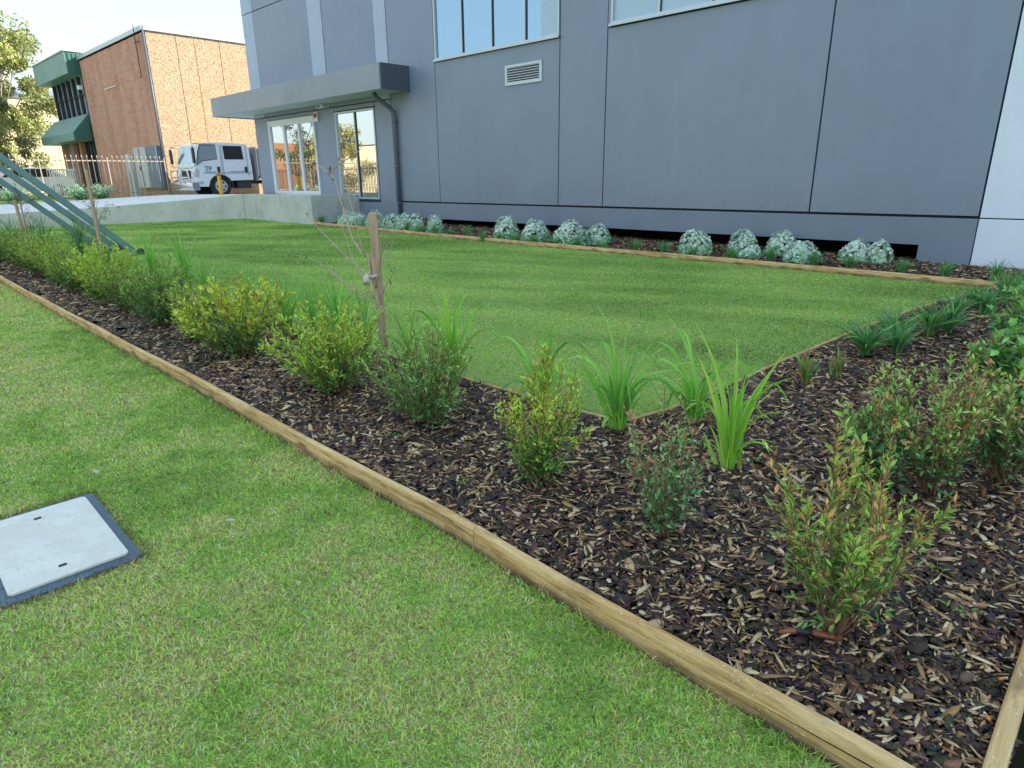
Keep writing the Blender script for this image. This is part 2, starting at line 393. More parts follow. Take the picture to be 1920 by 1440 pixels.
# measured positions: x, y, z of the base, height, width, lean
S = [[-0.481, 2.087, 0.09, 0.76, 0.465, -0.021, -0.005], [-1.249, 2.247, 0.09, 0.668, 0.373, -0.012, -0.007], [-2.011, 2.252, 0.09, 0.671, 0.538, -0.001, -0.001], [-3.091, 2.397, 0.09, 0.617, 0.667, -0.008, -0.011], [-4.08, 2.38, 0.09, 0.681, 0.799, -0.041, -0.07], [-5.664, 2.317, 0.09, 0.743, 0.778, -0.002, -0.005], [-7.567, 2.275, 0.09, 0.727, 0.706, 0.012, 0.04], [-9.672, 2.288, 0.09, 0.771, 0.797, 0.028, 0.119], [-12.101, 2.337, 0.09, 0.787, 0.817, 0.009, 0.049], [-14.731, 2.321, 0.09, 0.758, 0.704, 0.013, 0.08], [-16.677, 2.265, 0.09, 0.785, 0.844, 0.0, 0.004]]
R_ = [[-0.492, 3.489, 0.093, 0.708, 0.417, -0.152, -0.021], [-0.252, 3.84, 0.104, 0.718, 0.397, -0.106, -0.007]]
B_S = [[-0.302, 4.847, 0.137, 0.624, 0.477, -0.069, -0.004], [-0.324, 6.201, 0.181, 0.699, 0.717, -0.132, -0.007]]
SIL = [[-15.785, 9.776, 0.401, 0.366, 0.648, 0.009, 0.015], [-15.371, 9.965, 0.408, 0.349, 0.562, 0.031, 0.048], [-14.536, 9.956, 0.401, 0.419, 0.506, 0.036, 0.053], [-13.794, 9.928, 0.395, 0.42, 0.505, -0.023, -0.031], [-13.454, 10.091, 0.4, 0.365, 0.504, -0.001, -0.001], [-12.968, 10.083, 0.396, 0.383, 0.391, -0.009, -0.012], [-12.103, 9.929, 0.383, 0.428, 0.425, 0.007, 0.008], [-9.748, 9.8, 0.362, 0.481, 0.55, -0.001, -0.001], [-8.994, 10.023, 0.366, 0.469, 0.601, -0.004, -0.004], [-8.004, 9.688, 0.346, 0.478, 0.641, 0.009, 0.007], [-7.663, 10.37, 0.365, 0.366, 0.485, -0.009, -0.007], [-5.492, 10.247, 0.349, 0.376, 0.555, -0.01, -0.005], [-4.853, 10.709, 0.345, 0.39, 0.496, -0.042, -0.019], [-4.571, 10.358, 0.343, 0.223, 0.369, -0.03, -0.013], [-4.247, 11.145, 0.34, 0.404, 0.545, -0.016, -0.006], [-3.717, 10.3, 0.337, 0.274, 0.473, -0.021, -0.008], [-3.098, 10.942, 0.332, 0.339, 0.473, -0.029, -0.008], [-2.788, 10.963, 0.33, 0.34, 0.33, -0.015, -0.004]]
T_F = [[-16.97, 9.803, 0.41, 0.25, 0.351, 0.021, 0.036], [-12.829, 9.68, 0.377, 0.25, 0.305, 0.005, 0.006], [-12.214, 9.537, 0.367, 0.218, 0.271, 0.011, 0.014], [-11.667, 9.599, 0.366, 0.285, 0.387, -0.003, -0.004], [-11.299, 9.684, 0.367, 0.176, 0.276, 0.014, 0.016], [-10.615, 9.63, 0.36, 0.284, 0.325, 0.011, 0.012], [-9.983, 9.479, 0.35, 0.241, 0.302, 0.014, 0.014], [-9.665, 9.653, 0.355, 0.185, 0.278, 0.013, 0.013], [-9.091, 9.598, 0.349, 0.211, 0.291, 0.012, 0.012], [-8.738, 9.706, 0.351, 0.177, 0.298, 0.008, 0.007], [-8.17, 9.678, 0.346, 0.192, 0.35, -0.009, -0.007], [-7.646, 9.729, 0.345, 0.217, 0.3, 0.014, 0.011], [-6.993, 9.632, 0.337, 0.189, 0.287, -0.003, -0.002], [-6.43, 9.816, 0.34, 0.222, 0.278, -0.005, -0.003], [-5.817, 9.749, 0.334, 0.232, 0.309, 0.005, 0.003], [-5.236, 9.695, 0.328, 0.206, 0.294, 0.011, 0.006], [-4.607, 9.768, 0.326, 0.223, 0.311, 0.008, 0.004], [-4.075, 9.984, 0.331, 0.235, 0.26, 0.002, 0.001], [-3.438, 10.038, 0.328, 0.21, 0.358, 0.02, 0.007], [-2.908, 9.939, 0.321, 0.223, 0.289, -0.006, -0.002], [-2.24, 9.871, 0.314, 0.212, 0.288, 0.004, 0.001], [-1.712, 9.76, 0.307, 0.248, 0.226, 0.007, 0.001], [-1.17, 9.703, 0.301, 0.299, 0.233, -0.015, -0.002]]
SIDE_ = [[-1.562, 4.704, 0.134, 0.268, 0.252, 0.003, 0.001], [-1.446, 5.013, 0.144, 0.237, 0.23, 0.002, 0.001], [-1.455, 5.707, 0.168, 0.258, 0.363, -0.011, -0.003], [-1.379, 6.171, 0.183, 0.26, 0.352, 0.036, 0.008], [-1.213, 6.698, 0.201, 0.251, 0.34, 0.007, 0.001], [-1.161, 7.497, 0.227, 0.209, 0.236, -0.008, -0.001], [-1.094, 8.194, 0.25, 0.211, 0.293, 0.004, 0.001], [-0.929, 8.574, 0.262, 0.282, 0.316, -0.005, -0.001]]
G_ = [[-1.355, 3.076, 0.09, 0.858, 0.592, -0.051, -0.022], [-2.123, 3.157, 0.09, 0.821, 0.61, -0.031, -0.021], [-2.906, 3.281, 0.09, 0.493, 0.493, -0.044, -0.039], [-3.584, 3.057, 0.09, 0.629, 0.44, -0.005, -0.005], [-5.19, 3.071, 0.09, 0.67, 0.662, -0.006, -0.011], [-6.524, 3.266, 0.09, 0.55, 0.547, 0.027, 0.055], [-9.819, 3.425, 0.091, 0.79, 0.618, 0.021, 0.06], [-11.351, 3.458, 0.093, 0.669, 0.749, 0.018, 0.058], [-17.718, 3.299, 0.09, 0.867, 1.078, 0.026, 0.141], [-16.307, 3.641, 0.102, 0.826, 0.856, 0.018, 0.081], [-19.862, 3.073, 0.09, 0.755, 0.73, 0.02, 0.131], [-1.84, 3.583, 0.096, 0.528, 0.598, -0.002, -0.001]]
sap_trunk0 = [[-4.552, 3.12, 0.192], [-4.576, 3.12, 0.449], [-4.62, 3.12, 0.721], [-4.672, 3.12, 0.806], [-4.702, 3.12, 0.993]]
sap_b1 = [[-4.744, 3.12, 0.981], [-4.933, 3.12, 1.082], [-5.027, 3.12, 1.281], [-5.153, 3.12, 1.547], [-5.22, 3.12, 1.657]]
sap_b1a = [[-5.22, 3.12, 1.657], [-5.475, 3.12, 1.737], [-5.699, 3.12, 1.797]]
sap_b1b = [[-5.22, 3.12, 1.657], [-4.989, 3.12, 1.761], [-4.802, 3.12, 1.827]]
sap_b1c = [[-5.215, 3.12, 1.635], [-5.154, 3.12, 1.687], [-5.063, 3.12, 1.72]]
sap_b2 = [[-4.759, 3.12, 0.989], [-4.817, 3.12, 1.2], [-4.895, 3.12, 1.59], [-4.943, 3.12, 1.794]]
sap_b2s = [[-5.276, 3.12, 1.733], [-5.306, 3.12, 1.9], [-5.342, 3.12, 1.988]]
sap_b3 = [[-4.63, 3.12, 0.765], [-5.113, 3.12, 1.025], [-5.434, 3.12, 1.244], [-5.615, 3.12, 1.381]]
sap_b3b = [[-4.672, 3.12, 0.623], [-5.044, 3.12, 0.913], [-5.263, 3.12, 1.18], [-5.36, 3.12, 1.293]]
sap_b4 = [[-4.656, 3.12, 0.625], [-4.988, 3.12, 0.729], [-5.231, 3.12, 0.85], [-5.399, 3.12, 0.934], [-5.688, 3.12, 0.938]]
sap_b5 = [[-4.677, 3.12, 0.59], [-5.173, 3.12, 0.662], [-5.522, 3.12, 0.786], [-5.678, 3.12, 0.889]]
sap_b6 = [[-4.62, 3.12, 0.721], [-4.438, 3.12, 0.96], [-4.273, 3.12, 1.141], [-4.223, 3.12, 1.288]]
sap_b7 = [[-4.648, 3.12, 0.809], [-4.503, 3.12, 1.042], [-4.437, 3.12, 1.28]]
sap_b8 = [[-4.627, 3.12, 0.788], [-4.547, 3.12, 0.995], [-4.415, 3.12, 1.218], [-4.386, 3.12, 1.282]]
sap_b9 = [[-4.576, 3.12, 0.634], [-4.419, 3.12, 0.808], [-4.298, 3.12, 0.907]]
# spines of the longest strappy leaves
HERO1= [[[-1.363, 3.072, 0.095], [-1.382, 3.064, 0.364], [-1.449, 3.034, 0.652], [-1.508, 3.008, 0.789], [-1.569, 2.981, 0.894]], [[-1.373, 3.068, 0.093], [-1.411, 3.051, 0.33], [-1.495, 3.014, 0.618], [-1.553, 2.988, 0.737]], [[-1.362, 3.072, 0.089], [-1.35, 3.077, 0.338], [-1.353, 3.076, 0.517], [-1.354, 3.076, 0.616]], [[-1.352, 3.077, 0.09], [-1.326, 3.088, 0.342], [-1.323, 3.089, 0.506], [-1.32, 3.091, 0.608]], [[-1.347, 3.079, 0.091], [-1.302, 3.099, 0.345], [-1.241, 3.126, 0.588], [-1.156, 3.163, 0.77]], [[-1.347, 3.079, 0.091], [-1.338, 3.083, 0.34], [-1.323, 3.089, 0.506], [-1.295, 3.102, 0.535], [-1.25, 3.122, 0.485], [-1.21, 3.139, 0.382]], [[-1.405, 3.053, 0.091], [-1.437, 3.039, 0.171], [-1.482, 3.019, 0.274]], [[-1.381, 3.064, 0.101], [-1.418, 3.048, 0.252], [-1.462, 3.028, 0.338]], [[-1.362, 3.072, 0.089], [-1.409, 3.052, 0.361], [-1.435, 3.04, 0.478], [-1.463, 3.028, 0.519]], [[-1.352, 3.077, 0.09], [-1.338, 3.083, 0.279], [-1.305, 3.097, 0.464], [-1.243, 3.125, 0.61], [-1.219, 3.135, 0.647]], [[-1.306, 3.097, 0.105], [-1.309, 3.096, 0.222], [-1.309, 3.096, 0.344]]]
HERO2= [[[-1.806, 3.601, 0.108], [-1.84, 3.583, 0.349], [-1.902, 3.552, 0.589], [-1.967, 3.518, 0.721], [-2.047, 3.477, 0.804]], [[-1.83, 3.589, 0.116], [-1.888, 3.559, 0.38], [-1.981, 3.511, 0.566], [-2.042, 3.479, 0.62], [-2.087, 3.456, 0.575], [-2.106, 3.447, 0.486]], [[-1.826, 3.59, 0.105], [-1.8, 3.604, 0.282], [-1.762, 3.623, 0.427], [-1.695, 3.658, 0.474]], [[-1.841, 3.583, 0.104], [-1.911, 3.547, 0.271], [-1.967, 3.518, 0.32], [-1.993, 3.505, 0.153]], [[-1.841, 3.583, 0.104], [-1.94, 3.532, 0.268], [-2.036, 3.483, 0.392], [-2.154, 3.422, 0.356]], [[-1.812, 3.598, 0.107], [-1.763, 3.623, 0.25], [-1.658, 3.677, 0.366], [-1.478, 3.769, 0.513]]]
HERO3= [[[-2.137, 3.148, 0.096], [-2.149, 3.14, 0.457], [-2.176, 3.122, 0.723], [-2.213, 3.097, 0.82], [-2.279, 3.053, 0.911]], [[-2.124, 3.157, 0.097], [-2.137, 3.149, 0.32], [-2.155, 3.136, 0.625]], [[-2.151, 3.139, 0.106], [-2.227, 3.088, 0.349], [-2.285, 3.049, 0.484], [-2.375, 2.988, 0.521]], [[-2.157, 3.135, 0.106], [-2.255, 3.069, 0.382], [-2.304, 3.036, 0.483], [-2.328, 3.02, 0.631]], [[-2.118, 3.161, 0.098], [-2.092, 3.179, 0.357], [-2.016, 3.229, 0.464], [-1.835, 3.351, 0.493]], [[-2.113, 3.165, 0.098], [-2.064, 3.197, 0.324], [-1.989, 3.248, 0.448], [-1.899, 3.309, 0.47]], [[-2.151, 3.139, 0.095], [-2.169, 3.127, 0.212], [-2.195, 3.109, 0.175], [-2.228, 3.087, -0.02]], [[-2.137, 3.148, 0.096], [-2.14, 3.147, 0.249], [-2.153, 3.138, 0.142], [-2.172, 3.125, -0.145]], [[-2.151, 3.139, 0.095], [-2.212, 3.098, 0.298], [-2.242, 3.078, 0.383], [-2.366, 2.994, 0.446], [-2.407, 2.967, 0.426]], [[-2.129, 3.154, 0.097], [-2.111, 3.166, 0.356], [-2.084, 3.184, 0.494]], [[-2.118, 3.161, 0.098], [-2.098, 3.175, 0.287], [-2.041, 3.213, 0.411], [-2.0, 3.241, 0.505]], [[-2.135, 3.15, 0.096], [-2.158, 3.134, 0.318], [-2.184, 3.117, 0.455]], [[-2.107, 3.168, 0.098], [-2.048, 3.208, 0.255], [-2.011, 3.233, 0.327]]]
HERO4= [[[-2.9, 3.286, 0.098], [-2.935, 3.256, 0.271], [-3.006, 3.193, 0.409], [-3.132, 3.081, 0.534]], [[-2.906, 3.281, 0.098], [-2.964, 3.231, 0.311], [-3.048, 3.156, 0.476]], [[-2.889, 3.297, 0.098], [-2.884, 3.301, 0.351], [-2.89, 3.295, 0.568]], [[-2.872, 3.312, 0.098], [-2.856, 3.326, 0.351], [-2.838, 3.342, 0.629]], [[-2.892, 3.294, 0.098], [-2.821, 3.357, 0.272], [-2.765, 3.407, 0.312], [-2.649, 3.509, 0.213]], [[-2.912, 3.276, 0.098], [-2.978, 3.218, 0.211], [-3.05, 3.154, 0.223], [-3.123, 3.09, 0.13]], [[-2.9, 3.286, 0.098], [-2.764, 3.407, 0.272], [-2.708, 3.457, 0.312], [-2.921, 3.268, 0.437]], [[-2.883, 3.302, 0.098], [-2.836, 3.344, 0.311], [-2.823, 3.355, 0.468]]]

# ================================================================== GROUND AND LARGE STRUCTURE
def sheet(name, poly, mat, zf, step=0.5, lab=None):
    """triangulated grid sheet inside a polygon following a height function"""
    bm = bmesh.new(); vs = [bm.verts.new((x, y, 0)) for x, y in poly]; bm.faces.new(vs)
    xs = [p[0] for p in poly]; ys = [p[1] for p in poly]
    for ax, lo, hi in (((1, 0, 0), min(xs), max(xs)), ((0, 1, 0), min(ys), max(ys))):
        t = lo+step
        while t < hi:
            bmesh.ops.bisect_plane(bm, geom=bm.verts[:]+bm.edges[:]+bm.faces[:], plane_co=(t*ax[0], t*ax[1], 0), plane_no=ax); t += step
    for v in bm.verts: v.co.z = float(zf(v.co.x, v.co.y))
    bmesh.ops.recalc_face_normals(bm, faces=bm.faces[:])
    me = bpy.data.meshes.new(name); bm.to_mesh(me); bm.free()
    o = link(name, me, mat, smooth=True); o['kind'] = 'structure'
    if lab: o['label'] = lab
    return o
b = MB(); b.quad((-900, -900, -.25), (900, -900, -.25), (900, 900, -.25), (-900, 900, -.25)); tag(b.build('ground', M['ground']), 'dry ground reaching the horizon', kind='structure')
b = MB(); b.quad((-300, -14, -.12), (200, -14, -.12), (200, -3.6, -.12), (-300, -3.6, -.12)); tag(b.build('road', M['asphalt']), 'asphalt street behind the viewer', kind='structure')

FRONT_EDGE = [(-26, 1.82), (-20, 1.80), (-17, 1.79), (-14, 1.80), (-11, 1.775), (-8, 1.76), (-4.76, 1.735), (-1.88, 1.69), (.03, 1.615)]
REAR_EDGE = [(-22, 3.5), (-19.0, 3.45), (-16, 3.40), (-13, 3.36), (-9.9, 3.32), (-6.7, 3.27), (-3.53, 3.24), (-2.20, 3.28), (-2.08, 3.66), (-1.95, 4.80), (-1.79, 6.40), (-1.60, 7.60), (-1.38, 8.60), (-1.13, 9.50)]
FAR_EDGE = [(-17.1, 9.60), (-14.1, 9.53), (-11.1, 9.48), (-8.4, 9.46), (-5.4, 9.53), (-3.2, 9.53), (-1.13, 9.53)]
BED_POLY = FRONT_EDGE+[(.03, 11.3), (-2.3, 11.3), (-2.3, 12.6), (-17.1, 12.6), (-17.1, 9.6)]+FAR_EDGE[1:-1]+REAR_EDGE[::-1]+[(-26, 3.5)]
LAWN_POLY = [(-28.6, 3.5)]+REAR_EDGE+FAR_EDGE[::-1][1:]+[(-21.4, 9.6), (-28.6, 3.85)]
sheet('front_lawn', [(-60, -3.6), (1.6, -3.6), (1.6, 1.60), (.03, 1.615)]+FRONT_EDGE[::-1][1:]+[(-60, 1.85)], M['verge'], lambda x, y: 0.0+.0*x, 1.0, 'mown verge lawn in front of the timber edging')
sheet('back_lawn', LAWN_POLY, M['lawn'], lawnz, 0.6, 'rectangular lawn between the garden beds')
sheet('garden_bed', BED_POLY, M['soil'], lambda x, y: bedz(x, y)-.02+.02*(vnoise(np.array([x*1.3]), np.array([y*1.3]), 3)[0]-.5), 0.3, 'dark mulched garden bed around the lawn')
sheet('path', [(.10, 1.6), (1.6, 1.6), (1.6, 11.2), (.10, 11.2)], M['slab'], lambda x, y: .05+.0*x, 2.0, 'concrete path beside the garden bed')
sheet('side_yard', [(1.6, -3.6), (40, -3.6), (40, 11.2), (1.6, 11.2)], M['verge'], lambda x, y: .0+.0*x, 4.0, 'grassed yard to the right of the path')
sheet('far_verge', [(-60, 1.85), (-28.4, 1.85), (-28.6, 3.85), (-29, 3.6), (-31.2, 1.9), (-60, 1.9)][:4]+[(-31.2, 1.86)], M['verge'], lambda x, y: .02+.0*x, 4.0)

# driveway slab (ruled between retaining wall top and the fence line)
NE = [(-31.6, 1.5, .40), (-28.45, 3.93, .575), (-25.2, 6.55, .80), (-22.65, 8.62, 1.03), (-21.42, 9.60, 1.17), (-21.42, 11.0, 1.17)]
FE = [(-31.9, 1.5, .60), (-31.2, 4.8, .85), (-31.2, 6.4, .90), (-31.2, 8.3, .97), (-31.2, 10.6, 1.06), (-31.2, 11.0, 1.06)]
b = MB(); K = 8
def lerp(a, c, t): return tuple(a[i]*(1-t)+c[i]*t for i in range(3))
for i in range(len(NE)-1):
    for k in range(K):
        b.quad(lerp(NE[i], FE[i], k/K), lerp(NE[i+1], FE[i+1], k/K), lerp(NE[i+1], FE[i+1], (k+1)/K), lerp(NE[i], FE[i], (k+1)/K))
bmesh.ops.remove_doubles(b.bm, verts=b.bm.verts[:], dist=1e-4)
tag(b.build('driveway', M['slab']), 'pale concrete driveway climbing to the car park', kind='structure')
b = MB()
for x0, x1, z0, z1 in ((-60, -31.2, 1.0, 1.0), (-31.2, -23.3, 1.0, 1.0)):
    b.quad((x0, 11.0, z0), (x1, 11.0, z1), (x1, 60, z1), (x0, 60, z0))
b.quad((-23.3, 11.0, 1.0), (-21.0, 11.0, 1.17), (-21.0, 11.3, 1.17), (-23.3, 11.3, 1.0))
tag(b.build('car_park', M['slab']), 'concrete car park between the two buildings', kind='structure')
b = MB(); b.quad((-60, -3, .75), (-31.9, -3, .75), (-31.9, 11.0, .85), (-60, 11.0, .95)); b.quad((-31.9, 1.5, .8), (-31.2, 1.5, .62), (-31.2, 6.4, .93), (-31.9, 6.4, .93)); b.quad((-31.9, 6.4, .93), (-31.2, 6.4, .93), (-31.2, 11, 1.07), (-31.9, 11, 1.05))
tag(b.build('neighbour_yard', M['verge']), 'grassy yard behind the beige fence', kind='structure')

# ---- retaining wall, landing
rw = empty('retaining_wall', (-21.4, 9.6, 0)); tag(rw, 'low blotchy grey concrete retaining wall stepping down beside the driveway', 'retaining wall')
def ploc(mb, name, mat, par):      # world-coordinates mesh under a moved parent
    o = mb.build(name, mat, par); o.matrix_parent_inverse = Matrix.Translation(-Vector(par.location)); return o
b = MB(); TH = .18
outer = [(-28.45, 3.93), (-21.42, 9.58)]
d = Vector((outer[1][0]-outer[0][0], outer[1][1]-outer[0][1], 0)).normalized(); nrm = Vector((-d.y, d.x, 0))*TH
segs = [(-28.45, 3.93, .59), (-25.2, 6.55, .82), (-22.65, 8.62, 1.05), (-21.42, 9.60, 1.19)]
for (x0, y0, z0), (x1, y1, z1) in zip(segs, segs[1:]):
    q = bmesh.new(); A = [Vector((x0, y0, -.2)), Vector((x1, y1, -.2)), Vector((x1, y1, z1)), Vector((x0, y0, z0))]
    va = [q.verts.new(p) for p in A]; vb = [q.verts.new(p+nrm) for p in A]
    q.faces.new(va); q.faces.new(vb[::-1])
    for i in range(4): q.faces.new((va[i], va[(i+1) % 4], vb[(i+1) % 4], vb[i]))
    b.merge(q)
b.bm.verts.ensure_lookup_table(); ploc(b, 'ramp_wall', M['conc'], rw)
b = MB(); b.box(-21.40, -17.28, 9.60, 9.60+TH, -.1, 1.195, .008); ploc(b, 'landing_wall', M['conc'], rw)
b = MB(); b.prism([(9.603, -.1), (11.205, -.1), (11.205, 1.04), (10.95, 1.215), (9.603, 1.197)], 'x', -17.275, -17.10, .006); ploc(b, 'end_wall', M['conc'], rw)
b = MB(); b.box(-21.39, -17.28, 9.785, 11.2, .9, 1.165); tag(b.build('landing', M['slab']), 'raised concrete entrance landing', kind='structure')

# ================================================================== CHARCOAL BUILDING
gb = empty('office_building', (-12, 11.2, 0)); tag(gb, 'large charcoal blue building with glazed entrance and pale side section', 'building')
def G(mb, name, mat, par=gb):
    o = mb.build(name, mat, par if par is gb else par)
    if par is gb: o.matrix_parent_inverse = Matrix.Translation(-Vector(gb.location))
    return o
TOP = 8.8; Y0 = 11.21
b = MB(); b.box(-23.26, 30, 11.30, 23.0, .93, TOP-.05); G(b, 'wall_core', M['gapd'])
def panel(x0, x1, z0, z1, mat='wall', y=Y0, g=.012):
    b = MB(); b.box(x0+g, x1-g, y, 11.299, z0+g, z1-g, .006); return G(b, 'wall_panel', M[mat])
panel(-1.70, 8.0, 1.00, TOP, 'lightwall'); panel(8.0, 20.0, 1.0, TOP, 'lightwall')
b = MB(); b.box(-1.69, 20, Y0-.004, 11.40, -.1, .995, .006); G(b, 'wall_base', M['lightwall'])
panel(-4.02, -1.70, 1.02, TOP)
panel(-8.19, -4.02, 1.02, 4.33); panel(-8.19, -4.02, 6.3, TOP); panel(-8.19, -8.13, 4.33, 6.3, g=.002)
panel(-9.38, -8.19, 1.02, TOP)
panel(-13.37, -9.38, 6.3, TOP)
panel(-15.25, -13.37, 1.02, TOP)
# vent opening panel: four pieces round the opening, then joints hidden
vx0, vx1, vz0, vz1 = -10.94, -9.85, 3.56, 3.97
b = MB()
for q in ((-13.358, vx0, 1.032, 4.318), (vx1, -9.392, 1.032, 4.318), (vx0, vx1, 1.032, vz0), (vx0, vx1, vz1, 4.318)): b.box(q[0], q[1], Y0, 11.299, q[2], q[3])
bmesh.ops.remove_doubles(b.bm, verts=b.bm.verts[:], dist=1e-4)
G(b, 'wall_panel', M['wall'])
# upper left
for x0, x1, mt in ((-23.30, -22.52, 'stripe'), (-22.52, -19.10, 'wall'), (-19.10, -18.32, 'stripe'), (-18.32, -15.81, 'wall'), (-15.81, -15.25, 'stripe')):
    yy = Y0-.01 if mt == 'stripe' and x0 > -23 else Y0
    panel(x0, x1, 3.66, 6.88, mt if x0 > -23 else 'stripe2', yy) if False else panel(x0, x1, 3.66, 6.88, mt, yy)
    panel(x0, x1, 6.88, TOP, mt, yy)
# entrance level
panel(-23.30, -22.32, 1.02, 3.66); panel(-19.20, -18.10, 1.02, 3.66); panel(-16.03, -15.25, .98, 3.66)
for a, c in ((-22.32, -20.5), (-20.5, -19.20), (-18.10, -16.03)): panel(a, c, 3.53, 3.66)
b = MB(); b.box(-23.31, -23.262, 11.22, 23.0, 1.0, TOP); G(b, 'end_wall', M['wall'])
b = MB(); b.box(-23.34, 20, Y0-.05, 11.6, TOP-.04, TOP+.10, .01); G(b, 'parapet', M['wall'])
# plinth
b = MB(); b.prism([(-17.095, -.1), (-14.6, -.1), (-14.6, .60), (-2.37, .60), (-2.37, -.1), (-1.702, -.1), (-1.702, .995), (-17.095, .995)], 'y', Y0-.022, 11.33, .004); G(b, 'plinth', M['plinth'])
b = MB(); b.box(-14.6, -2.36, 12.35, 12.45, -.1, 1.0); b.box(-14.6, -2.36, 11.34, 12.35, .9, 1.0); b.box(-14.62, -14.58, 11.34, 12.4, -.1, .9); b.box(-2.36, -2.34, 11.34, 12.4, -.1, .9); G(b, 'subfloor_void', M['void'])
for x in (-14.33, -8.72):
    b = MB(); b.box(x-.12, x+.12, 11.36, 11.6, .1, .90, .01); G(b, 'support_block', M['post'])
# awning
aw = MB(); aw.mi = 0
aw.box(-24.55, -14.42, 10.30, 10.34, 3.76, 4.36, .006); aw.box(-24.55, -24.51, 10.34, 13.2, 3.76, 4.36)
o = G(aw, 'awning_fascia', M['awning'])
b = MB(); b.box(-14.425, -14.385, 10.341, 11.205, 3.76, 4.36, .004); G(b, 'awning_end', M['awnend'])
b = MB(); b.box(-24.50, -14.43, 10.345, 11.205, 3.79, 3.82); b.box(-24.50, -23.32, 11.206, 13.2, 3.79, 3.82)
G(b, 'awning_soffit', M['soffit'])
b = MB(); b.box(-24.50, -14.43, 10.345, 11.205, 4.22, 4.26); b.box(-24.50, -23.32, 11.206, 13.2, 4.22, 4.26); G(b, 'awning_roof', M['awning'])
for x in (-21.7, -19.3, -17.2):
    b = MB(); b.lathe([(.001, -.006), (.07, -.006), (.075, 0), (.001, .001)], (x, 10.75, 3.788), 'z', 16); G(b, 'downlight', M['alu'])
# downpipe
b = MB(); b.tube([(-15.35, 10.75, 3.78), (-15.30, 10.78, 3.68), (-15.12, 11.06, 3.42), (-15.04, 11.13, 3.30), (-15.03, 11.135, 3.1), (-15.03, 11.135, .30)], .055, 12); 
for z in (3.05, 1.9, .95): b.tube([(-15.03, 11.135, z), (-15.03, 11.135, z+.05)], .066, 12)
G(b, 'downpipe', M['pipe'])
# camera and strobe
o = MB(); o.box(-18.66, -18.46, 11.02, 11.20, 3.66, 3.76, .02); sc = G(o, 'security_camera', M['plastic'])
b = MB(); b.box(-18.655, -18.665, 11.05, 11.15, 3.675, 3.745); b.lathe([(.001, -.02), (.03, -.02), (.03, 0), (.001, 0)], (-18.60, 11.02, 3.71), 'y', 12); b.build('camera_lens', M['black'], sc).matrix_parent_inverse = Matrix.Identity(4)
b = MB(); b.box(-19.16, -18.98, 11.14, 11.205, 3.32, 3.60, .01); al = G(b, 'alarm_strobe', M['plastic'])
b = MB(); b.lathe([(.06, -.05), (.07, 0)], (-19.07, 11.14, 3.50), 'y', 12); b.build('strobe_lens', M['red'], al)
# vent louvre
b = MB()
for q in ((vx0, vx1, vz1-.05, vz1), (vx0, vx1, vz0, vz0+.07), (vx0, vx0+.07, vz0+.07, vz1-.05), (vx1-.07, vx1, vz0+.07, vz1-.05)): b.box(q[0], q[1], Y0-.03, 11.27, q[2], q[3], .003)
ve = G(b, 'vent_frame', M['alu'])
b = MB()
for k in range(6):
    z = vz0+.10+k*.05; b.prism([(11.19, z-.005), (11.25, z+.035), (11.25, z+.045), (11.19, z+.005)], 'x', vx0+.07, vx1-.07)
b.build('louvre_slats', M['alu'], ve); b = MB(); b.box(vx0+.05, vx1-.05, 11.27, 11.295, vz0+.05, vz1-.04); b.build('vent_backing', M['void'], ve)
# windows
def window(x0, x1, z0, z1, mulls, fmat, gmat, blinds=(), fw=.045, y=Y0, sill=True, dark=True):
    b = MB()
    b.box(x0, x1, y-.02, 11.29, z1-fw, z1, .003); b.box(x0, x1, y-.02, 11.29, z0, z0+fw, .003)
    b.box(x0, x0+fw, y-.018, 11.288, z0+fw, z1-fw, .003); b.box(x1-fw, x1, y-.018, 11.288, z0+fw, z1-fw, .003)
    if sill: b.box(x0-.02, x1+.02, y-.06, y-.021, z0-.035, z0+.012, .003)
    f = G(b, 'window_frame', fmat)
    xs = [x0+fw]+list(mulls)+[x1-fw]
    for mx_ in mulls:
        b = MB(); b.box(mx_-.022, mx_+.022, y-.012, 11.285, z0+fw, z1-fw, .002); q = b.build('mullion', fmat, f)
        if dark:
            b = MB(); b.box(mx_+.023, mx_+.040, y+.005, 11.28, z0+fw, z1-fw); b.build('mullion_seal', M['darkframe'], f)
    for i, (a, c) in enumerate(zip(xs, xs[1:])):
        b = MB(); b.box(a, c, y+.03, y+.036, z0+fw, z1-fw); b.build('pane', gmat, f)
    return f
window(-13.34, -9.40, 4.36, 6.28, (-12.36, -11.37, -10.36), M['alu'], M['glass'])
window(-8.12, -4.06, 4.37, 6.28, (-7.08, -6.06, -5.05), M['alu'], M['blind'])
b = MB(); b.box(-9.92, -9.45, Y0+.022, Y0+.028, 4.41, 6.23); G(b, 'window_blind', M['blind'])
f = window(-18.08, -16.05, 1.06, 3.51, (-17.06,), M['alu'], M['glassd'], sill=False, fw=.05)
b = MB(); b.box(-18.10, -16.03, Y0-.03, 11.28, .985, 1.055, .004); b.build('window_sill', M['darkframe'], f)
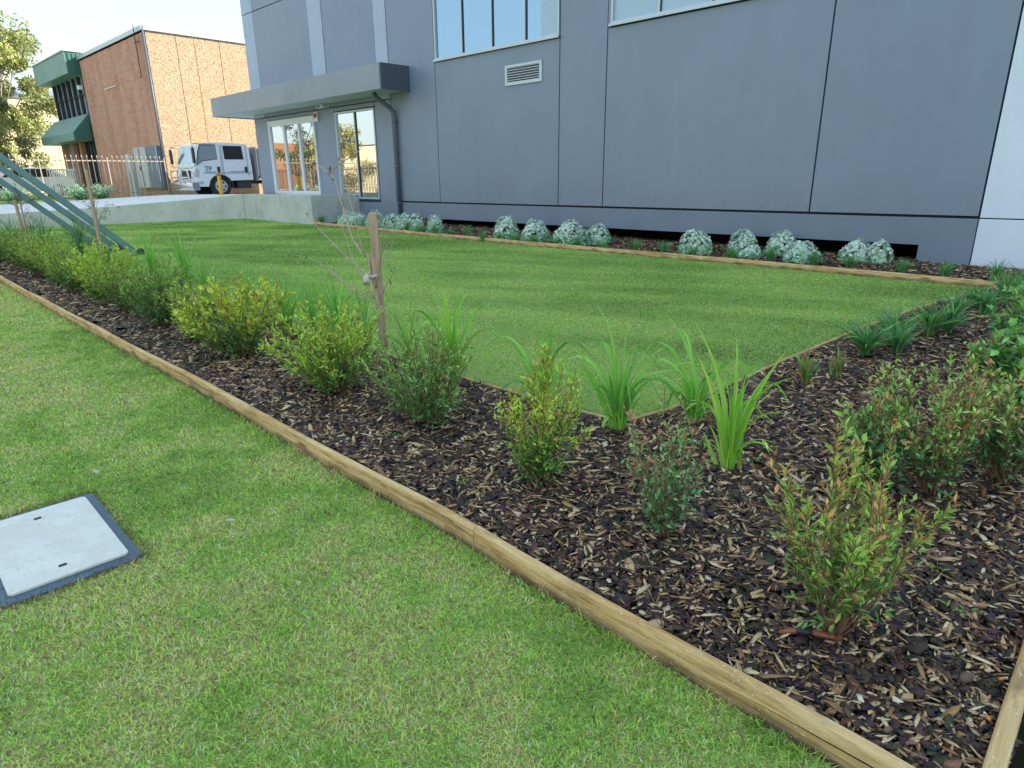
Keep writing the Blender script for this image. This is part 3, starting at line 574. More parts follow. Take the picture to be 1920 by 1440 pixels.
# doors
b = MB(); fw = .07
b.box(-22.28, -19.23, Y0-.05, 11.29, 3.42, 3.52, .004); b.box(-22.28, -22.28+fw, Y0-.048, 11.29, 1.17, 3.42, .004); b.box(-19.23-fw, -19.23, Y0-.048, 11.29, 1.17, 3.42, .004)
b.box(-22.21, -19.30, Y0-.02, 11.29, 1.168, 1.21, .003)
df = G(b, 'entrance_frame', M['aluw'])
for i, (a, c) in enumerate(((-22.21, -21.24), (-21.24, -20.27), (-20.27, -19.30))):
    b = MB(); w = .055
    b.box(a, a+w, Y0-.03, 11.26, 1.21, 3.42, .003); b.box(c-w, c, Y0-.03, 11.26, 1.21, 3.42, .003); b.box(a+w, c-w, Y0-.028, 11.258, 3.34, 3.42); b.box(a+w, c-w, Y0-.028, 11.258, 1.21, 1.27)
    dl = b.build('door_leaf', M['aluw'], df)
    b = MB(); b.box(a+w, c-w, Y0+.01, Y0+.016, 1.27, 3.34); b.build('pane', M['glassd'], dl)

# ================================================================== BRICK BUILDING
bb = empty('brick_building', (-32, 11, 1.0)); tag(bb, 'two storey red brick building with sunlit aggregate side wall and green canopy', 'building')
def BB(mb, name, mat, par=None):
    o = mb.build(name, mat, par or bb)
    if par is None: o.matrix_parent_inverse = Matrix.Translation(-Vector(bb.location))
    return o
b = MB(); b.box(-41.75, -32.02, 11.0, 11.30, .8, 7.72); BB(b, 'brick_wall', M['brick'])
ys = [11.06, 12.28, 13.05, 14.16, 15.4, 16.8, 18.2, 19.8, 21.4, 23.0]
for a, c in zip(ys, ys[1:]):
    b = MB(); b.box(-32.30, -31.98, a+.012, c-.012, .8, 7.72); BB(b, 'aggregate_panel', M['aggregate'])
b = MB(); b.box(-49.0, -32.31, 11.9, 23.0, .8, 7.6); b.box(-32.31, -32.06, 11.31, 23, .8, 7.6); BB(b, 'wall_core', M['brick'])
b = MB(); b.box(-41.9, -31.93, 10.93, 11.0, 7.68, 7.86, .01); b.box(-31.98, -31.90, 11.0, 23.1, 7.68, 7.86, .01); BB(b, 'roof_flashing', M['alu'])
b = MB(); b.box(-49, -32.0, 11.0, 23, 7.62, 7.70); BB(b, 'roof', M['tray'])
b = MB(); b.tube([(-31.93, 10.97, 7.7), (-31.93, 10.97, .95)], .05, 8); BB(b, 'downpipe', M['pipe'])
# recessed glazing with columns
b = MB(); b.box(-48.9, -41.76, 11.22, 11.26, .9, 7.5); BB(b, 'upper_glazing', M['blind'])  # no blinds here: the flat pale colour stands in for reflected sky
b = MB()
for x in np.linspace(-48.3, -42.1, 7): b.box(x-.08, x+.08, 11.05, 11.215, 4.9, 7.02)
b.box(-48.4, -42.0, 11.12, 11.21, 6.1, 6.17); BB(b, 'window_mullions', M['chassis'])
for x in (-48.4, -46.2, -44.6):
    b = MB(); b.box(x-.22, x+.22, 10.95, 11.35, .8, 4.0); BB(b, 'brick_pier', M['brick'])
for x in (-45.4, -43.8, -42.8, -42.3):
    b = MB(); b.box(x-.08, x+.08, 11.02, 11.3, .8, 4.0); BB(b, 'steel_post', M['chassis'])
b = MB(); b.box(-48.9, -41.92, 10.40, 10.46, 7.02, 8.06, .01); b.box(-48.9, -41.92, 10.46, 11.8, 7.02, 7.06); bx = BB(b, 'fascia_box', M['green'])
b = MB(); b.box(-41.95, -41.90, 10.47, 11.9, 7.02, 8.0)
for k in range(7): b.box(-41.90, -41.87, 10.55+k*.2, 10.59+k*.2, 7.04, 7.98)
b.build('ribbed_end', M['greenribs'], bx)
b = MB(); b.box(-49.0, -41.85, 10.34, 11.9, 8.06, 8.12, .01); b.build('capping', M['alu'], bx)
b = MB(); b.prism([(10.12, 3.76), (10.12, 4.16), (10.98, 5.12), (10.98, 5.06), (10.18, 4.10), (10.18, 3.80), (10.98, 3.80), (10.98, 3.76)], 'x', -49.2, -41.98); cn = BB(b, 'canopy', M['green'])
b = MB(); b.prism([(10.14, 3.78), (10.14, 4.14), (10.97, 5.08), (10.97, 3.78)], 'x', -41.979, -41.93)
for k in range(4): b.box(-41.93, -41.91, 10.3+k*.18, 10.33+k*.18, 3.8, 4.3+k*.2)
b.build('ribbed_end', M['greenribs'], cn)
b = MB(); b.box(-38.4, -36.6, 10.96, 10.999, 5.95, 5.99); BB(b, 'conduit', M['whitep'])
b = MB(); b.tube([(-32.6, 10.85, 7.9), (-32.6, 10.85, 5.9), (-32.9, 10.85, 5.95)], .02, 6); b.tube([(-32.9, 10.9, 7.3), (-32.3, 10.9, 7.3)], .02, 6); BB(b, 'service_bracket', M['chassis'])
b = MB(); b.box(-42.3, -42.05, 10.8, 11.0, 6.3, 6.5, .02); BB(b, 'floodlight', M['plastic'])

# cabinets
b = MB(); b.box(-35.0, -33.37, 10.72, 10.99, 1.35, 3.12, .01); c1 = b.build('electrical_cabinet', M['cab']); tag(c1, 'tall pale grey electrical cabinet on the brick wall, wider of the two', 'electrical cabinet')
b = MB(); b.box(-34.19, -34.17, 10.70, 10.719, 1.4, 3.08); b.box(-34.35, -34.30, 10.68, 10.70, 2.1, 2.3); b.build('door_seam', M['darkframe'], c1)
b = MB(); b.box(-33.34, -32.15, 10.76, 10.99, 1.32, 3.12, .01); c2 = b.build('electrical_cabinet', M['cab2']); tag(c2, 'blue grey electrical cabinet beside the brick corner', 'electrical cabinet')
b = MB(); b.box(-33.34, -32.15, 10.74, 10.759, 2.55, 2.58); b.build('door_seam', M['darkframe'], c2)
b = MB(); b.box(-36.33, -35.55, 10.7, 10.99, .9, 2.88, .01); c3 = b.build('meter_cabinet', M['cab']); tag(c3, 'narrow pale grey meter cabinet standing at the brick wall', 'meter cabinet')
b = MB(); b.box(-35.92, -35.90, 10.68, 10.699, .95, 2.0); b.build('door_seam', M['darkframe'], c3)

# boundary fence (pickets with finials, one mesh per bay) and its posts
fe = empty('picket_fence', (-31.8, 6, .9)); tag(fe, 'beige steel picket fence with pointed finials in front of brick building', 'fence')
def FP(mb, name, mat):
    o = mb.build(name, mat, fe); o.matrix_parent_inverse = Matrix.Translation(-Vector(fe.location)); return o
bays = [(-3.3, -.9), (-.9, 1.5), (1.5, 3.9), (3.9, 6.3), (6.3, 8.7), (8.7, 10.93)]
for y0, y1 in bays:
    b = MB()
    b.box(-31.82, -31.78, y0+.03, y1-.03, 2.44, 2.48); b.box(-31.82, -31.78, y0+.03, y1-.03, 1.15, 1.19)
    n = int((y1-y0)/.19)
    for k in range(1, n+1):
        y = y0+k*(y1-y0)/(n+1); b.tube([(-31.76, y, .98), (-31.76, y, 2.58), (-31.76, y, 2.60), (-31.76, y, 2.63), (-31.76, y, 2.68)], [.011, .011, .024, .022, .003], 5)
    FP(b, 'fence_bay', M['fence'])
for y in (-3.3, -.9, 1.5, 3.9, 6.3, 8.7, 10.93):
    b = MB(); b.box(-31.815, -31.775, y-.018, y+.018, .7, 2.60, .003); FP(b, 'fence_post', M['fence'])
# sliding gate
gt = empty('yard_gate', (-36, 5.6, .9)); tag(gt, 'white vertical slatted gate behind the picket fence', 'gate')
b = MB()
for k in range(12): b.box(-35.02, -34.98, 7.22+k*.078, 7.22+k*.078+.04, 1.08, 2.13)
o = b.build('slat_panel', M['whitep'], gt); o.matrix_parent_inverse = Matrix.Translation(-Vector(gt.location))
b = MB(); b.box(-35.05, -34.95, 7.18, 8.18, 2.13, 2.19)
o = b.build('top_rail', M['whitep'], gt); o.matrix_parent_inverse = Matrix.Translation(-Vector(gt.location))
b = MB(); b.box(-35.05, -34.95, 7.18, 8.18, .98, 1.06)
o = b.build('bottom_rail', M['whitep'], gt); o.matrix_parent_inverse = Matrix.Translation(-Vector(gt.location))

# cream building far left, with windows and roof
cbd = empty('cream_building', (-78, 10, .9)); tag(cbd, 'sunlit cream rendered warehouse behind the left tree', 'building')
def CB(mb, name, mat):
    o = mb.build(name, mat, cbd); o.matrix_parent_inverse = Matrix.Translation(-Vector(cbd.location)); return o
b = MB(); b.box(-100, -78, -6, 40, .5, 9.2); CB(b, 'wall', M['cream'])
b = MB(); b.box(-100.2, -77.8, -6.2, 40.2, 9.2, 9.5); CB(b, 'parapet', M['alu'])
b = MB(); b.prism([(-100.5, 9.5), (-77.5, 9.5), (-89, 11.2)], 'y', -6.4, 40.4); CB(b, 'roof', M['tray'])
for y in (0, 8, 16, 24):
    b = MB(); b.box(-78.05, -77.96, y, y+3.5, 5.6, 6.9); CB(b, 'window', M['glassd'])

# ================================================================== TRUCK
tk = empty('work_truck', (-29.62, 10.95, .985)); tag(tk, 'white crew cab work truck with blue letters TP on its door', 'truck')
def T(mb, name, mat, par=None): return mb.build(name, mat, par or tk)
W = 1.0
prof = [(.03, .42), (.00, .70), (.02, 1.12), (.07, 1.30), (.30, 2.05), (.46, 2.14), (1.2, 2.17), (2.28, 2.14), (2.40, 2.02), (2.46, 1.20), (2.46, .66), (1.50, .64)]
arch = [(1.03+.50*math.cos(a), .42+.46*math.sin(a)) for a in np.linspace(0.35, PI-.1, 9)]
body = prof+arch+[(.5, .40)]
b = MB(); b.prism(body, 'x', -W, W, .03); T(b, 'cab_body', M['white'])
# windscreen
def slab_yz(y0, z0, y1, z1, x0, x1, off, th=.012):
    d = Vector((0, y1-y0, z1-z0)).normalized(); n = Vector((0, -d.z, d.y)); 
    if n.y > 0: n = -n
    b = MB(); P = [Vector((x0, y0, z0)), Vector((x1, y0, z0)), Vector((x1-.03, y1, z1)), Vector((x0+.03, y1, z1))]
    q = bmesh.new(); va = [q.verts.new(p+n*off) for p in P]; vb = [q.verts.new(p+n*(off+th)) for p in P]
    q.faces.new(va[::-1]); q.faces.new(vb)
    for i in range(4): q.faces.new((va[i], va[(i+1) % 4], vb[(i+1) % 4], vb[i]))
    b.merge(q); return b
ws = T(slab_yz(.084, 1.335, .292, 2.015, -.90, .90, .004), 'windscreen', M['autoglass'])
for x in (-.35, .35):
    b = MB(); b.tube([(x, .06, 1.27), (x+.1, .10, 1.36), (x+.5, .18, 1.52)], .012, 5); T(b, 'wiper', M['black'])
# side windows: frame (black) + glass proud
for sx_ in (1, -1):
    X = sx_*(W+.002); X2 = sx_*(W+.012)
    dw = [(.11, 1.24), (.40, 1.42), (1.0, 1.50), (.98, 2.04), (.34, 2.06), (.22, 1.80)]
    b = MB(); b.prism(dw, 'x', min(X, X2), max(X, X2)); w1 = T(b, 'door_window', M['black'])
    b = MB(); b.prism([(y*.94+.045, z*.92+.14) for y, z in dw], 'x', min(X2, X2+sx_*.004), max(X2, X2+sx_*.004)); b.build('pane', M['autoglass'], w1)
    b = MB(); b.prism([(1.30, 1.50), (2.12, 1.50), (2.08, 2.04), (1.28, 2.04)], 'x', min(X, X2), max(X, X2), .004); T(b, 'rear_window', M['tinted'])
    b = MB()
    for y in (1.14, 1.20, 2.26): b.box(min(X, X2), max(X, X2), y, y+.012, .82, 2.06)
    b.box(min(X, X2), max(X, X2), .06, 1.0, 2.07, 2.10)
    T(b, 'door_seam', M['cab2'])
    for y in (.94, 2.12):
        b = MB(); b.box(min(X, X+sx_*.03), max(X, X+sx_*.03), y, y+.11, .98, 1.2, .01); T(b, 'door_handle', M['black'])
    b = MB(); b.box(min(X, X+sx_*.012), max(X, X+sx_*.012), .35, 2.42, .945, .962); T(b, 'blue_stripe', M['bluetext'])
    b = MB()
    if sx_ > 0:
        for k in range(16): b.box(X, X+.01, 1.45+k*.045, 1.45+k*.045+.03, 1.0, 1.02)
        for k in range(9): b.box(X, X+.01, .42+k*.05, .42+k*.05+.03, .985, 1.003)
        T(b, 'small_lettering', M['bluetext'])
    else: b.bm.free()
    b = MB(); b.box(min(X, X+sx_*.03), max(X, X+sx_*.03), .10, .30, .52, .62, .008); T(b, 'side_indicator', M['lens'])
    b = MB(); b.tube([(sx_*(W-.02), .08, 1.98), (sx_*(W+.16), -.02, 2.02), (sx_*(W+.22), -.04, 1.95)], .014, 6); b.tube([(sx_*(W-.02), .04, 1.22), (sx_*(W+.18), -.04, 1.22), (sx_*(W+.22), -.04, 1.35)], .014, 6); mr_ = T(b, 'mirror_arm', M['black'])
    b = MB(); b.box(sx_*(W+.22)-.10, sx_*(W+.22)+.10, -.08, .0, 1.33, 1.93, .03); b.build('mirror', M['black'], mr_)
    b = MB(); b.prism([(-.02, .80), (.02, 1.12), (.20, 1.08), (.16, .78)], 'x', sx_*W*.62 if sx_ > 0 else -W-.01, W+.01 if sx_ > 0 else -W*.62, .01); T(b, 'headlight', M['lens'])
# TP letters (as on the door)
def text_mesh(txt, size, name, mat, parent, mtx, ext=.004):
    cu = bpy.data.curves.new(name, 'FONT'); cu.body = txt; cu.size = size; cu.extrude = ext
    to = bpy.data.objects.new(name+'_tmp', cu); COL.objects.link(to)
    dg = bpy.context.evaluated_depsgraph_get(); me = bpy.data.meshes.new_from_object(to.evaluated_get(dg))
    bpy.data.objects.remove(to); me.transform(mtx); return link(name, me, mat, parent)
text_mesh('TP', .27, 'door_lettering', M['bluetext'], tk, Matrix.Translation((W+.012, .42, 1.03)) @ Matrix.Rotation(PI/2, 4, 'Z') @ Matrix.Rotation(PI/2, 4, 'X'))
b = MB(); b.box(-.80, .80, -.03, .02, 1.16, 1.24); T(b, 'brand_strip', M['whitep'])
b = MB(); b.box(-.55, .55, -.035, .02, .74, 1.05, .01); T(b, 'grille', M['black'])
b = MB(); b.prism([(-.16, .26), (-.20, .40), (-.18, .58), (.12, .60), (.12, .28)], 'x', -1.02, 1.02, .02); T(b, 'bumper', M['chrome'])
b = MB()
for x0, x1 in ((-.95, -.25), (.25, .95), (-.22, .22)):
    b.tube([(x0, -.2, .55), (x0, -.26, .9), (x0+.08, -.26, 1.05), (x1-.08, -.26, 1.05), (x1, -.26, .9), (x1, -.2, .55)], .028, 8)
b.tube([(-.95, -.25, .78), (.95, -.25, .78)], .022, 8); T(b, 'bull_bar', M['chrome'])
def wheel(x, y, dual=False):
    b = MB(); w = .11
    b.lathe([(.24, -w), (.40, -w), (.43, -w*.7), (.43, w*.7), (.40, w), (.24, w)], (x, y, .415), 'x', 28)
    t = T(b, 'tyre', M['rubber'])
    s = 1 if x > 0 else -1
    b = MB(); b.lathe([(.001, s*.150), (.10, s*.150), (.13, s*.125), (.20, s*.120), (.25, s*.135), (.26, s*.118), (.24, s*.05), (.001, s*.05)], (x, y, .415), 'x', 24)
    r = b.build('rim', M['rim'], t)
    b = MB()
    for k in range(6):
        a = k*PI/3; b.lathe([(.001, s*.004), (.035, s*.004), (.035, s*.03), (.001, s*.03)], (x+s*.118, y+.17*math.cos(a), .415+.17*math.sin(a)), 'x', 8)
    b.build('rim_hole', M['black'], r)
for x in (-.86, .86): wheel(x, 1.03); wheel(x, 4.7)
b = MB(); b.box(-.55, -.40, .4, 6.2, .50, .66); b.box(.40, .55, .4, 6.2, .50, .66); b.box(-.8, .8, 1.0, 1.1, .36, .46); b.box(.5, .95, 1.75, 2.35, .32, .60); b.box(-.95, -.5, 1.75, 2.35, .32, .6); b.box(-.85, .85, 1.55, 1.62, .34, .62); T(b, 'chassis', M['chassis'])
b = MB()
for s in (-1, 1):
    pts = [(1.03+r*math.cos(a), .42+r*.93*math.sin(a)) for r, aa in ((.50, np.linspace(.25, PI-.05, 12)), (.455, np.linspace(PI-.05, .25, 12))) for a in aa]
    b.prism(pts, 'x', s*W-.02 if s > 0 else -W-.015, W+.015 if s > 0 else -W+.02)
T(b, 'wheel_arch', M['chassis'])
b = MB(); b.box(-1.0, 1.0, 2.62, 2.72, .62, 2.02, .01); b.box(-1.02, 1.02, 2.75, 6.4, .72, .84, .01); b.box(.97, 1.02, 2.75, 6.4, .84, 1.95); b.box(-1.02, -.97, 2.75, 6.4, .84, 1.95); T(b, 'tray', M['tray'])
b = MB(); b.box(.6, 1.0, 3.0, 3.9, .36, .66, .02); T(b, 'toolbox', M['whitep'])
b = MB(); b.box(-.75, -.2, .75, 1.15, .9, 1.9, .08); b.box(.2, .75, .75, 1.15, .9, 1.9, .08); T(b, 'seat', M['seat'])

# bollard
bo = empty('bollard', (-23.35, 9.72, 1.0)); tag(bo, 'yellow steel bollard with orange cap on the driveway edge', 'bollard')
b = MB(); b.lathe([(.001, 0), (.06, 0), (.06, .80), (.001, .80)], (0, 0, 0), 'z', 16); b.build('post', M['yellow'], bo)
b = MB(); b.lathe([(.062, .78), (.062, .84), (.04, .875), (.001, .88)], (0, 0, 0), 'z', 16); b.build('cap', M['redcap'], bo)

# green sign struts
for X, y4, z4, lb in ((-15.44, 4.5, .10, 'nearest'), (-16.9, 4.5, .13, 'middle'), (-18.7, 4.5, .10, 'farthest')):
    st_ = empty('sign_strut', (X, y4, z4)); tag(st_, 'sea green steel strut leaning over the lawn edge, %s of the three' % lb, 'strut', 'green struts bracing a sign at the lawn edge')
    b = MB(); d = Vector((0, -1, .976)); n = Vector((0, .976, 1)).normalized()
    q = bmesh.new(); k = 3.0; h = .058; wdt = .05
    def ring(t): 
        c = d*t; return [c+Vector((sx_*wdt, 0, 0))+n*sz_*h for sx_, sz_ in ((-1, -1), (1, -1), (1, 1), (-1, 1))]
    A = [q.verts.new(p) for p in ring(-.1)]; B_ = [q.verts.new(p) for p in ring(k)]
    q.faces.new(A); q.faces.new(B_[::-1])
    for i in range(4): q.faces.new((A[i], A[(i+1) % 4], B_[(i+1) % 4], B_[i]))
    bmesh.ops.bevel(q, geom=q.edges[:], offset=.006, segments=1, affect='EDGES'); b.merge(q); b.build('beam', M['greensteel'], st_)
    b = MB(); b.box(-.13, .13, -.16, .16, -.10, .03, .01); b.box(-.07, -.052, -.05, .08, .03, .14); b.box(.052, .07, -.05, .08, .03, .14); b.build('foot_bracket', M['chassis'], st_)
    b = MB(); b.box(-.05, .05, -2.98, -2.88, -.15, 3.3, .005); b.build('upright', M['greensteel'], st_)

# ================================================================== TIMBER EDGING BOARDS
def board(p0, p1, top0, top1, h, th, side, label, group):
    a = Vector((p0[0], p0[1], 0)); c = Vector((p1[0], p1[1], 0)); d = c-a; Ln = d.length
    n = max(3, int(Ln/.25)); bm = bmesh.new(); rr = random.Random(int(abs(p0[0]*91+p0[1]*37)*10))
    prof = [(0, -h), (-.002*side, -.05), (0, -.024), (.003*side, -.011), (.008*side, -.003), (.015*side, 0), ((th-.008)*side, -.001), ((th-.002)*side, -.006), (th*side, -.018), (th*side, -h)]
    rings = []; ph = rr.random()*6
    for i in range(n+1):
        t = i/n; x = t*(Ln-.004)
        wob = .011*math.sin(ph+t*4)+rr.uniform(-.0012, .0012); zz = .0015*math.sin(ph*2+t*9)+rr.uniform(-.0008, .0008)
        rings.append([bm.verts.new((x, py+wob*(1 if 0 < i < n else 0), pz+h+zz)) for py, pz in prof])
    for r0, r1 in zip(rings, rings[1:]):
        for k in range(len(prof)):
            f = bm.faces.new((r0[k], r0[(k+1) % len(prof)], r1[(k+1) % len(prof)], r1[k]))
    bm.faces.new(rings[0][::-1]); bm.faces.new(rings[-1])
    bmesh.ops.recalc_face_normals(bm, faces=bm.faces[:])
    me = bpy.data.meshes.new('timber_edging'); bm.to_mesh(me); bm.free()
    o = link('timber_edging', me, M['timber'])
    o.location = (p0[0], p0[1], top0-h)
    o.rotation_euler = (0, -math.asin((top1-top0)/Ln), math.atan2(d.y, d.x)); tag(o, label, 'timber edging', group); return o
ORD = ['first', 'second', 'third', 'fourth', 'fifth', 'sixth', 'seventh', 'eighth', 'ninth', 'tenth', 'eleventh', 'twelfth', 'thirteenth', 'fourteenth', 'fifteenth', 'sixteenth', 'seventeenth', 'eighteenth', 'nineteenth', 'twentieth', 'twenty first', 'twenty second', 'twenty third', 'twenty fourth']
nf = len(FRONT_EDGE)-1
for i, (p0, p1) in enumerate(zip(FRONT_EDGE, FRONT_EDGE[1:])):
    board(p0, p1, .118, .118, .22, .037, 1, 'weathered pine edging board along the front lawn, %s from the near corner' % ORD[nf-1-i], 'front timber edging boards')
board((.03, 1.60), (.03, 4.6), .13, .13, .22, .048, 1, 'pine edging board at the bottom right corner of the bed', 'right timber edging boards')
board((.03, 4.6), (.03, 7.8), .15, .22, .25, .048, 1, 'pine board on the right side of the bed, second from near corner', 'right timber edging boards')
board((.03, 7.8), (.03, 11.0), .22, .30, .3, .048, 1, 'pine board on the right side of the bed, farthest from near corner', 'right timber edging boards')
for i, (p0, p1) in enumerate(zip(REAR_EDGE, REAR_EDGE[1:])):
    z0 = float(lawnz(*p0))+.045; z1 = float(lawnz(*p1))+.045
    lab = 'thin pine edging board between front hedge and rear lawn, %s from the left' % ORD[i] if i < 7 else 'thin pine board on right side of rear lawn, %s from near corner' % ORD[i-7]
    board(p0, p1, z0, z1, .16, .03, -1, lab, 'rear lawn edging boards')
for i, (p0, p1) in enumerate(zip(FAR_EDGE, FAR_EDGE[1:])):
    z0 = float(lawnz(*p0))+.085; z1 = float(lawnz(*p1))+.085
    board(p0, p1, z0, z1, .2, .05, 1, 'pine edging board along the bed under the building, %s from the left' % ORD[i], 'far lawn edging boards')

# ================================================================== PIT LID
pl = empty('service_pit', (-3.365, .39, 0), math.radians(-1.0)); tag(pl, 'pale service pit lid in blue grey frame set in the front lawn', 'pit lid')
b = MB(); b.prism([(-.43, -.25), (.425, -.25), (.44, -.235), (.44, .235), (.415, .262), (-.415, .262), (-.43, .24)], 'z', -.05, .012, .004); b.build('frame', M['lidframe'], pl)
b = MB(); b.prism([(-.385, -.22), (.37, -.22), (.385, -.205), (.385, .205), (.37, .22), (-.37, .22), (-.385, .205)], 'z', .0125, .026, .004); lid = b.build('lid', M['lid'], pl)
for (x, y) in ((-.273, -.006), (.293, -.014)):
    b = MB(); b.box(x-.009, x+.009, y-.015, y+.015, .0255, .0270, .003); b.build('lifting_hole', M['chassis'], lid)

# ================================================================== PLANT BUILDERS (real geometry, one mesh per part)
def cpick(rg, n, cols, w):
    idx = rg.choice(len(cols), size=n, p=np.array(w)/sum(w)); c = np.array(cols)[idx]
    return np.clip(c*rg.normal(1, .13, (n, 1))+rg.normal(0, .008, (n, 3)), 0.004, 1)
def leaf_geo(P, D, Nn, Lg, Wd, fold=.25, curl=.12):
    """lanceolate leaves: base, two side points, lowered midrib, tip"""
    D = unit(D); S = unit(np.cross(D, Nn)); Nn = np.cross(S, D)
    Lg = Lg[:, None]; Wd = Wd[:, None]
    b = P; mL = P+D*Lg*.45+S*Wd*.5; mR = P+D*Lg*.45-S*Wd*.5; mc = P+D*Lg*.45-Nn*Wd*fold; t = P+D*Lg-Nn*Lg*curl
    V = np.stack([b, mL, mc, mR, t], 1).reshape(-1, 3); n = len(P); o = np.arange(n)[:, None]*5
    F = np.concatenate([o+np.array([[0, 2, 4, 1]]), o+np.array([[0, 3, 4, 2]])])
    return V, F
def twig_geo(segs, rad0, rad1):
    """three sided twigs; segs (n,2,3)"""
    A = segs[:, 0]; B = segs[:, 1]; D = unit(B-A); ref = np.tile(np.array([[.3, .2, .9]]), (len(A), 1)); s = unit(np.cross(D, ref)); u = np.cross(s, D)
    V = []
    for Pp, r in ((A, rad0), (B, rad1)):
        for k in range(3):
            a = 2*PI*k/3; V.append(Pp+(s*math.cos(a)+u*math.sin(a))*np.asarray(r)[:, None])
    V = np.stack(V, 1).reshape(-1, 3); o = np.arange(len(A))[:, None]*6
    F = np.concatenate([o+np.array([[k, (k+1) % 3, 3+(k+1) % 3, 3+k]]) for k in range(3)])
    return V, F
def shrub(name, label, cat, group, x, y, z, h, w, seed, nst=26, nleaf=2600, ll=.030, lw=.009, mature=(.06, .12, .035), young=(.30, .36, .05), tip=(.42, .20, .08), ytop=.45, tipp=.15, lean=(0, 0), fill=.8, open_=0.0, wide=False):
    rg = np.random.default_rng(seed); root = empty(name, (x, y, z)); tag(root, label, cat, group)
    nleaf = int(nleaf*(1.7 if not open_ else 1.15)); mature = tuple(v*3.1 for v in mature); young = (min(.72, young[0]*1.60), min(.80, young[1]*1.85), young[2]*2.1); tip = tuple(min(.8, v*1.4) for v in tip); ll *= 1.08; lw *= 1.22; ytop -= .10
    segs = []; r0 = []; r1 = []; tw = []      # tw: twig lines carrying leaves (start, end, height fraction)
    for i in range(nst):
        az = rg.uniform(0, 2*PI); sp = math.sqrt(rg.uniform(0.02, 1)); hh = h*rg.uniform(.62, 1.0)*(1-.28*sp**2)
        tipx = math.cos(az)*sp*w*.5+lean[0]; tipy = math.sin(az)*sp*w*.5+lean[1]
        base = np.array([rg.normal(0, .012), rg.normal(0, .012), -.02]); T_ = np.array([tipx, tipy, hh])
        mid = base*.4+T_*.6; mid[2] = hh*.45; mid[:2] *= .95
        pts = [base]
        for t in np.linspace(.15, 1, 9):
            pts.append((1-t)**2*base+2*t*(1-t)*np.array([mid[0], mid[1], hh*.42])+t*t*T_+rg.normal(0, .006, 3))
        for k in range(len(pts)-1):
            segs.append((pts[k], pts[k+1])); r0.append(.0042*(1-k/10)+.0009); r1.append(.0042*(1-(k+1)/10)+.0009)
            if k >= (1 if not open_ else 2):
                tw.append((pts[k], pts[k+1], 1.0))
                for q in range(3 if not wide else 2):
                    if rg.random() < .85*fill:
                        dirn = unit((pts[k+1]-pts[k])+rg.normal(0, .055, 3)+np.array([T_[0], T_[1], 0])*.08); Lt = rg.uniform(.05, .13)*(1-.4*k/9)*min(1.4, w/.5)
                        e = pts[k]+dirn*Lt+np.array([0, 0, Lt*.25])
                        segs.append((pts[k], e)); r0.append(.0018); r1.append(.0006); tw.append((pts[k], e, 1.0))
    segs = np.array(segs); V, F = twig_geo(segs, np.array(r0), np.array(r1)); np_mesh('branches', V, [F], M['twig'], root)
    A = np.array([t[0] for t in tw]); B = np.array([t[1] for t in tw]); ln = np.linalg.norm(B-A, axis=1); pr = ln/ln.sum()
    idx = rg.choice(len(A), nleaf, p=pr); t = rg.random(nleaf)**.8; P = A[idx]*(1-t[:, None])+B[idx]*t[:, None]
    D0 = unit(B[idx]-A[idx]); rd = unit(rg.normal(0, 1, (nleaf, 3))); D = unit(D0*rg.uniform(.5, 1.1, (nleaf, 1))+unit(np.cross(D0, rd))*.75+np.array([0, 0, .25]))
    Nn = unit(unit(rg.normal(0, 1, (nleaf, 3)))*.6+np.array([0, 0, 1.0]))
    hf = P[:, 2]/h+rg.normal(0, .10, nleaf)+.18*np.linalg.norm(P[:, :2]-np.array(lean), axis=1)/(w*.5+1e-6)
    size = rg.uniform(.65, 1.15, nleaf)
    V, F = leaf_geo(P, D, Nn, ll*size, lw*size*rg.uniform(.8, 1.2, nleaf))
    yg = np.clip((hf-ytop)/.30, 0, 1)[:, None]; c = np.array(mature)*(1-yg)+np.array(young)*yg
    stemtip = (rg.random(len(A)) < tipp*2)[idx] & (t > .25) & (hf > ytop+.15) & (rg.random(nleaf) < .6)
    c[stemtip] = np.array(tip)*rg.uniform(.6, 1.2, (stemtip.sum(), 1))
    c = np.clip(c*rg.normal(1, .22, (nleaf, 1))*np.array([1, 1, 1])+rg.normal(0, .008, (nleaf, 3)), .008, .9)
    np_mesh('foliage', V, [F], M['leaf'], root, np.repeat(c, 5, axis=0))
    return root
def ribbon_geo(spines, widths, sides, cols, tipc=None):
    """spines (n,k,3); tapered folded ribbons (three vertices across)"""
    n, k, _ = spines.shape
    T_ = np.gradient(spines, axis=1); T_ = unit(T_); S = sides[:, None, :]-T_*np.sum(sides[:, None, :]*T_, axis=2, keepdims=True); S = unit(S)
    Nn = np.cross(S, T_); t = np.linspace(0, 1, k); prof = np.clip(np.minimum(.55+t*1.6, 1)*np.power(1-t, .55)*1.08, .02, 1)
    w = widths[:, None, None]*prof[None, :, None]*.5
    V = np.stack([spines-S*w+Nn*w*.45, spines, spines+S*w+Nn*w*.45], 2)   # n,k,3,3
    V = V.reshape(-1, 3); o = np.arange(n)[:, None]*k*3; F = []
    for i in range(k-1):
        for j in (0, 1): F.append(o+np.array([[i*3+j, i*3+j+1, i*3+3+j+1, i*3+3+j]]))
    F = np.concatenate(F)
    C = np.repeat(cols[:, None, :], k, axis=1); C = C*(1-.0*t[None, :, None])
    if tipc is not None:
        m_ = (t > .9)[None, :, None]*tipc[:, None, None]; C = C*(1-m_)+np.array([.42, .28, .12])*m_
    return V, F, np.repeat(C.reshape(-1, 3), 3, axis=0)
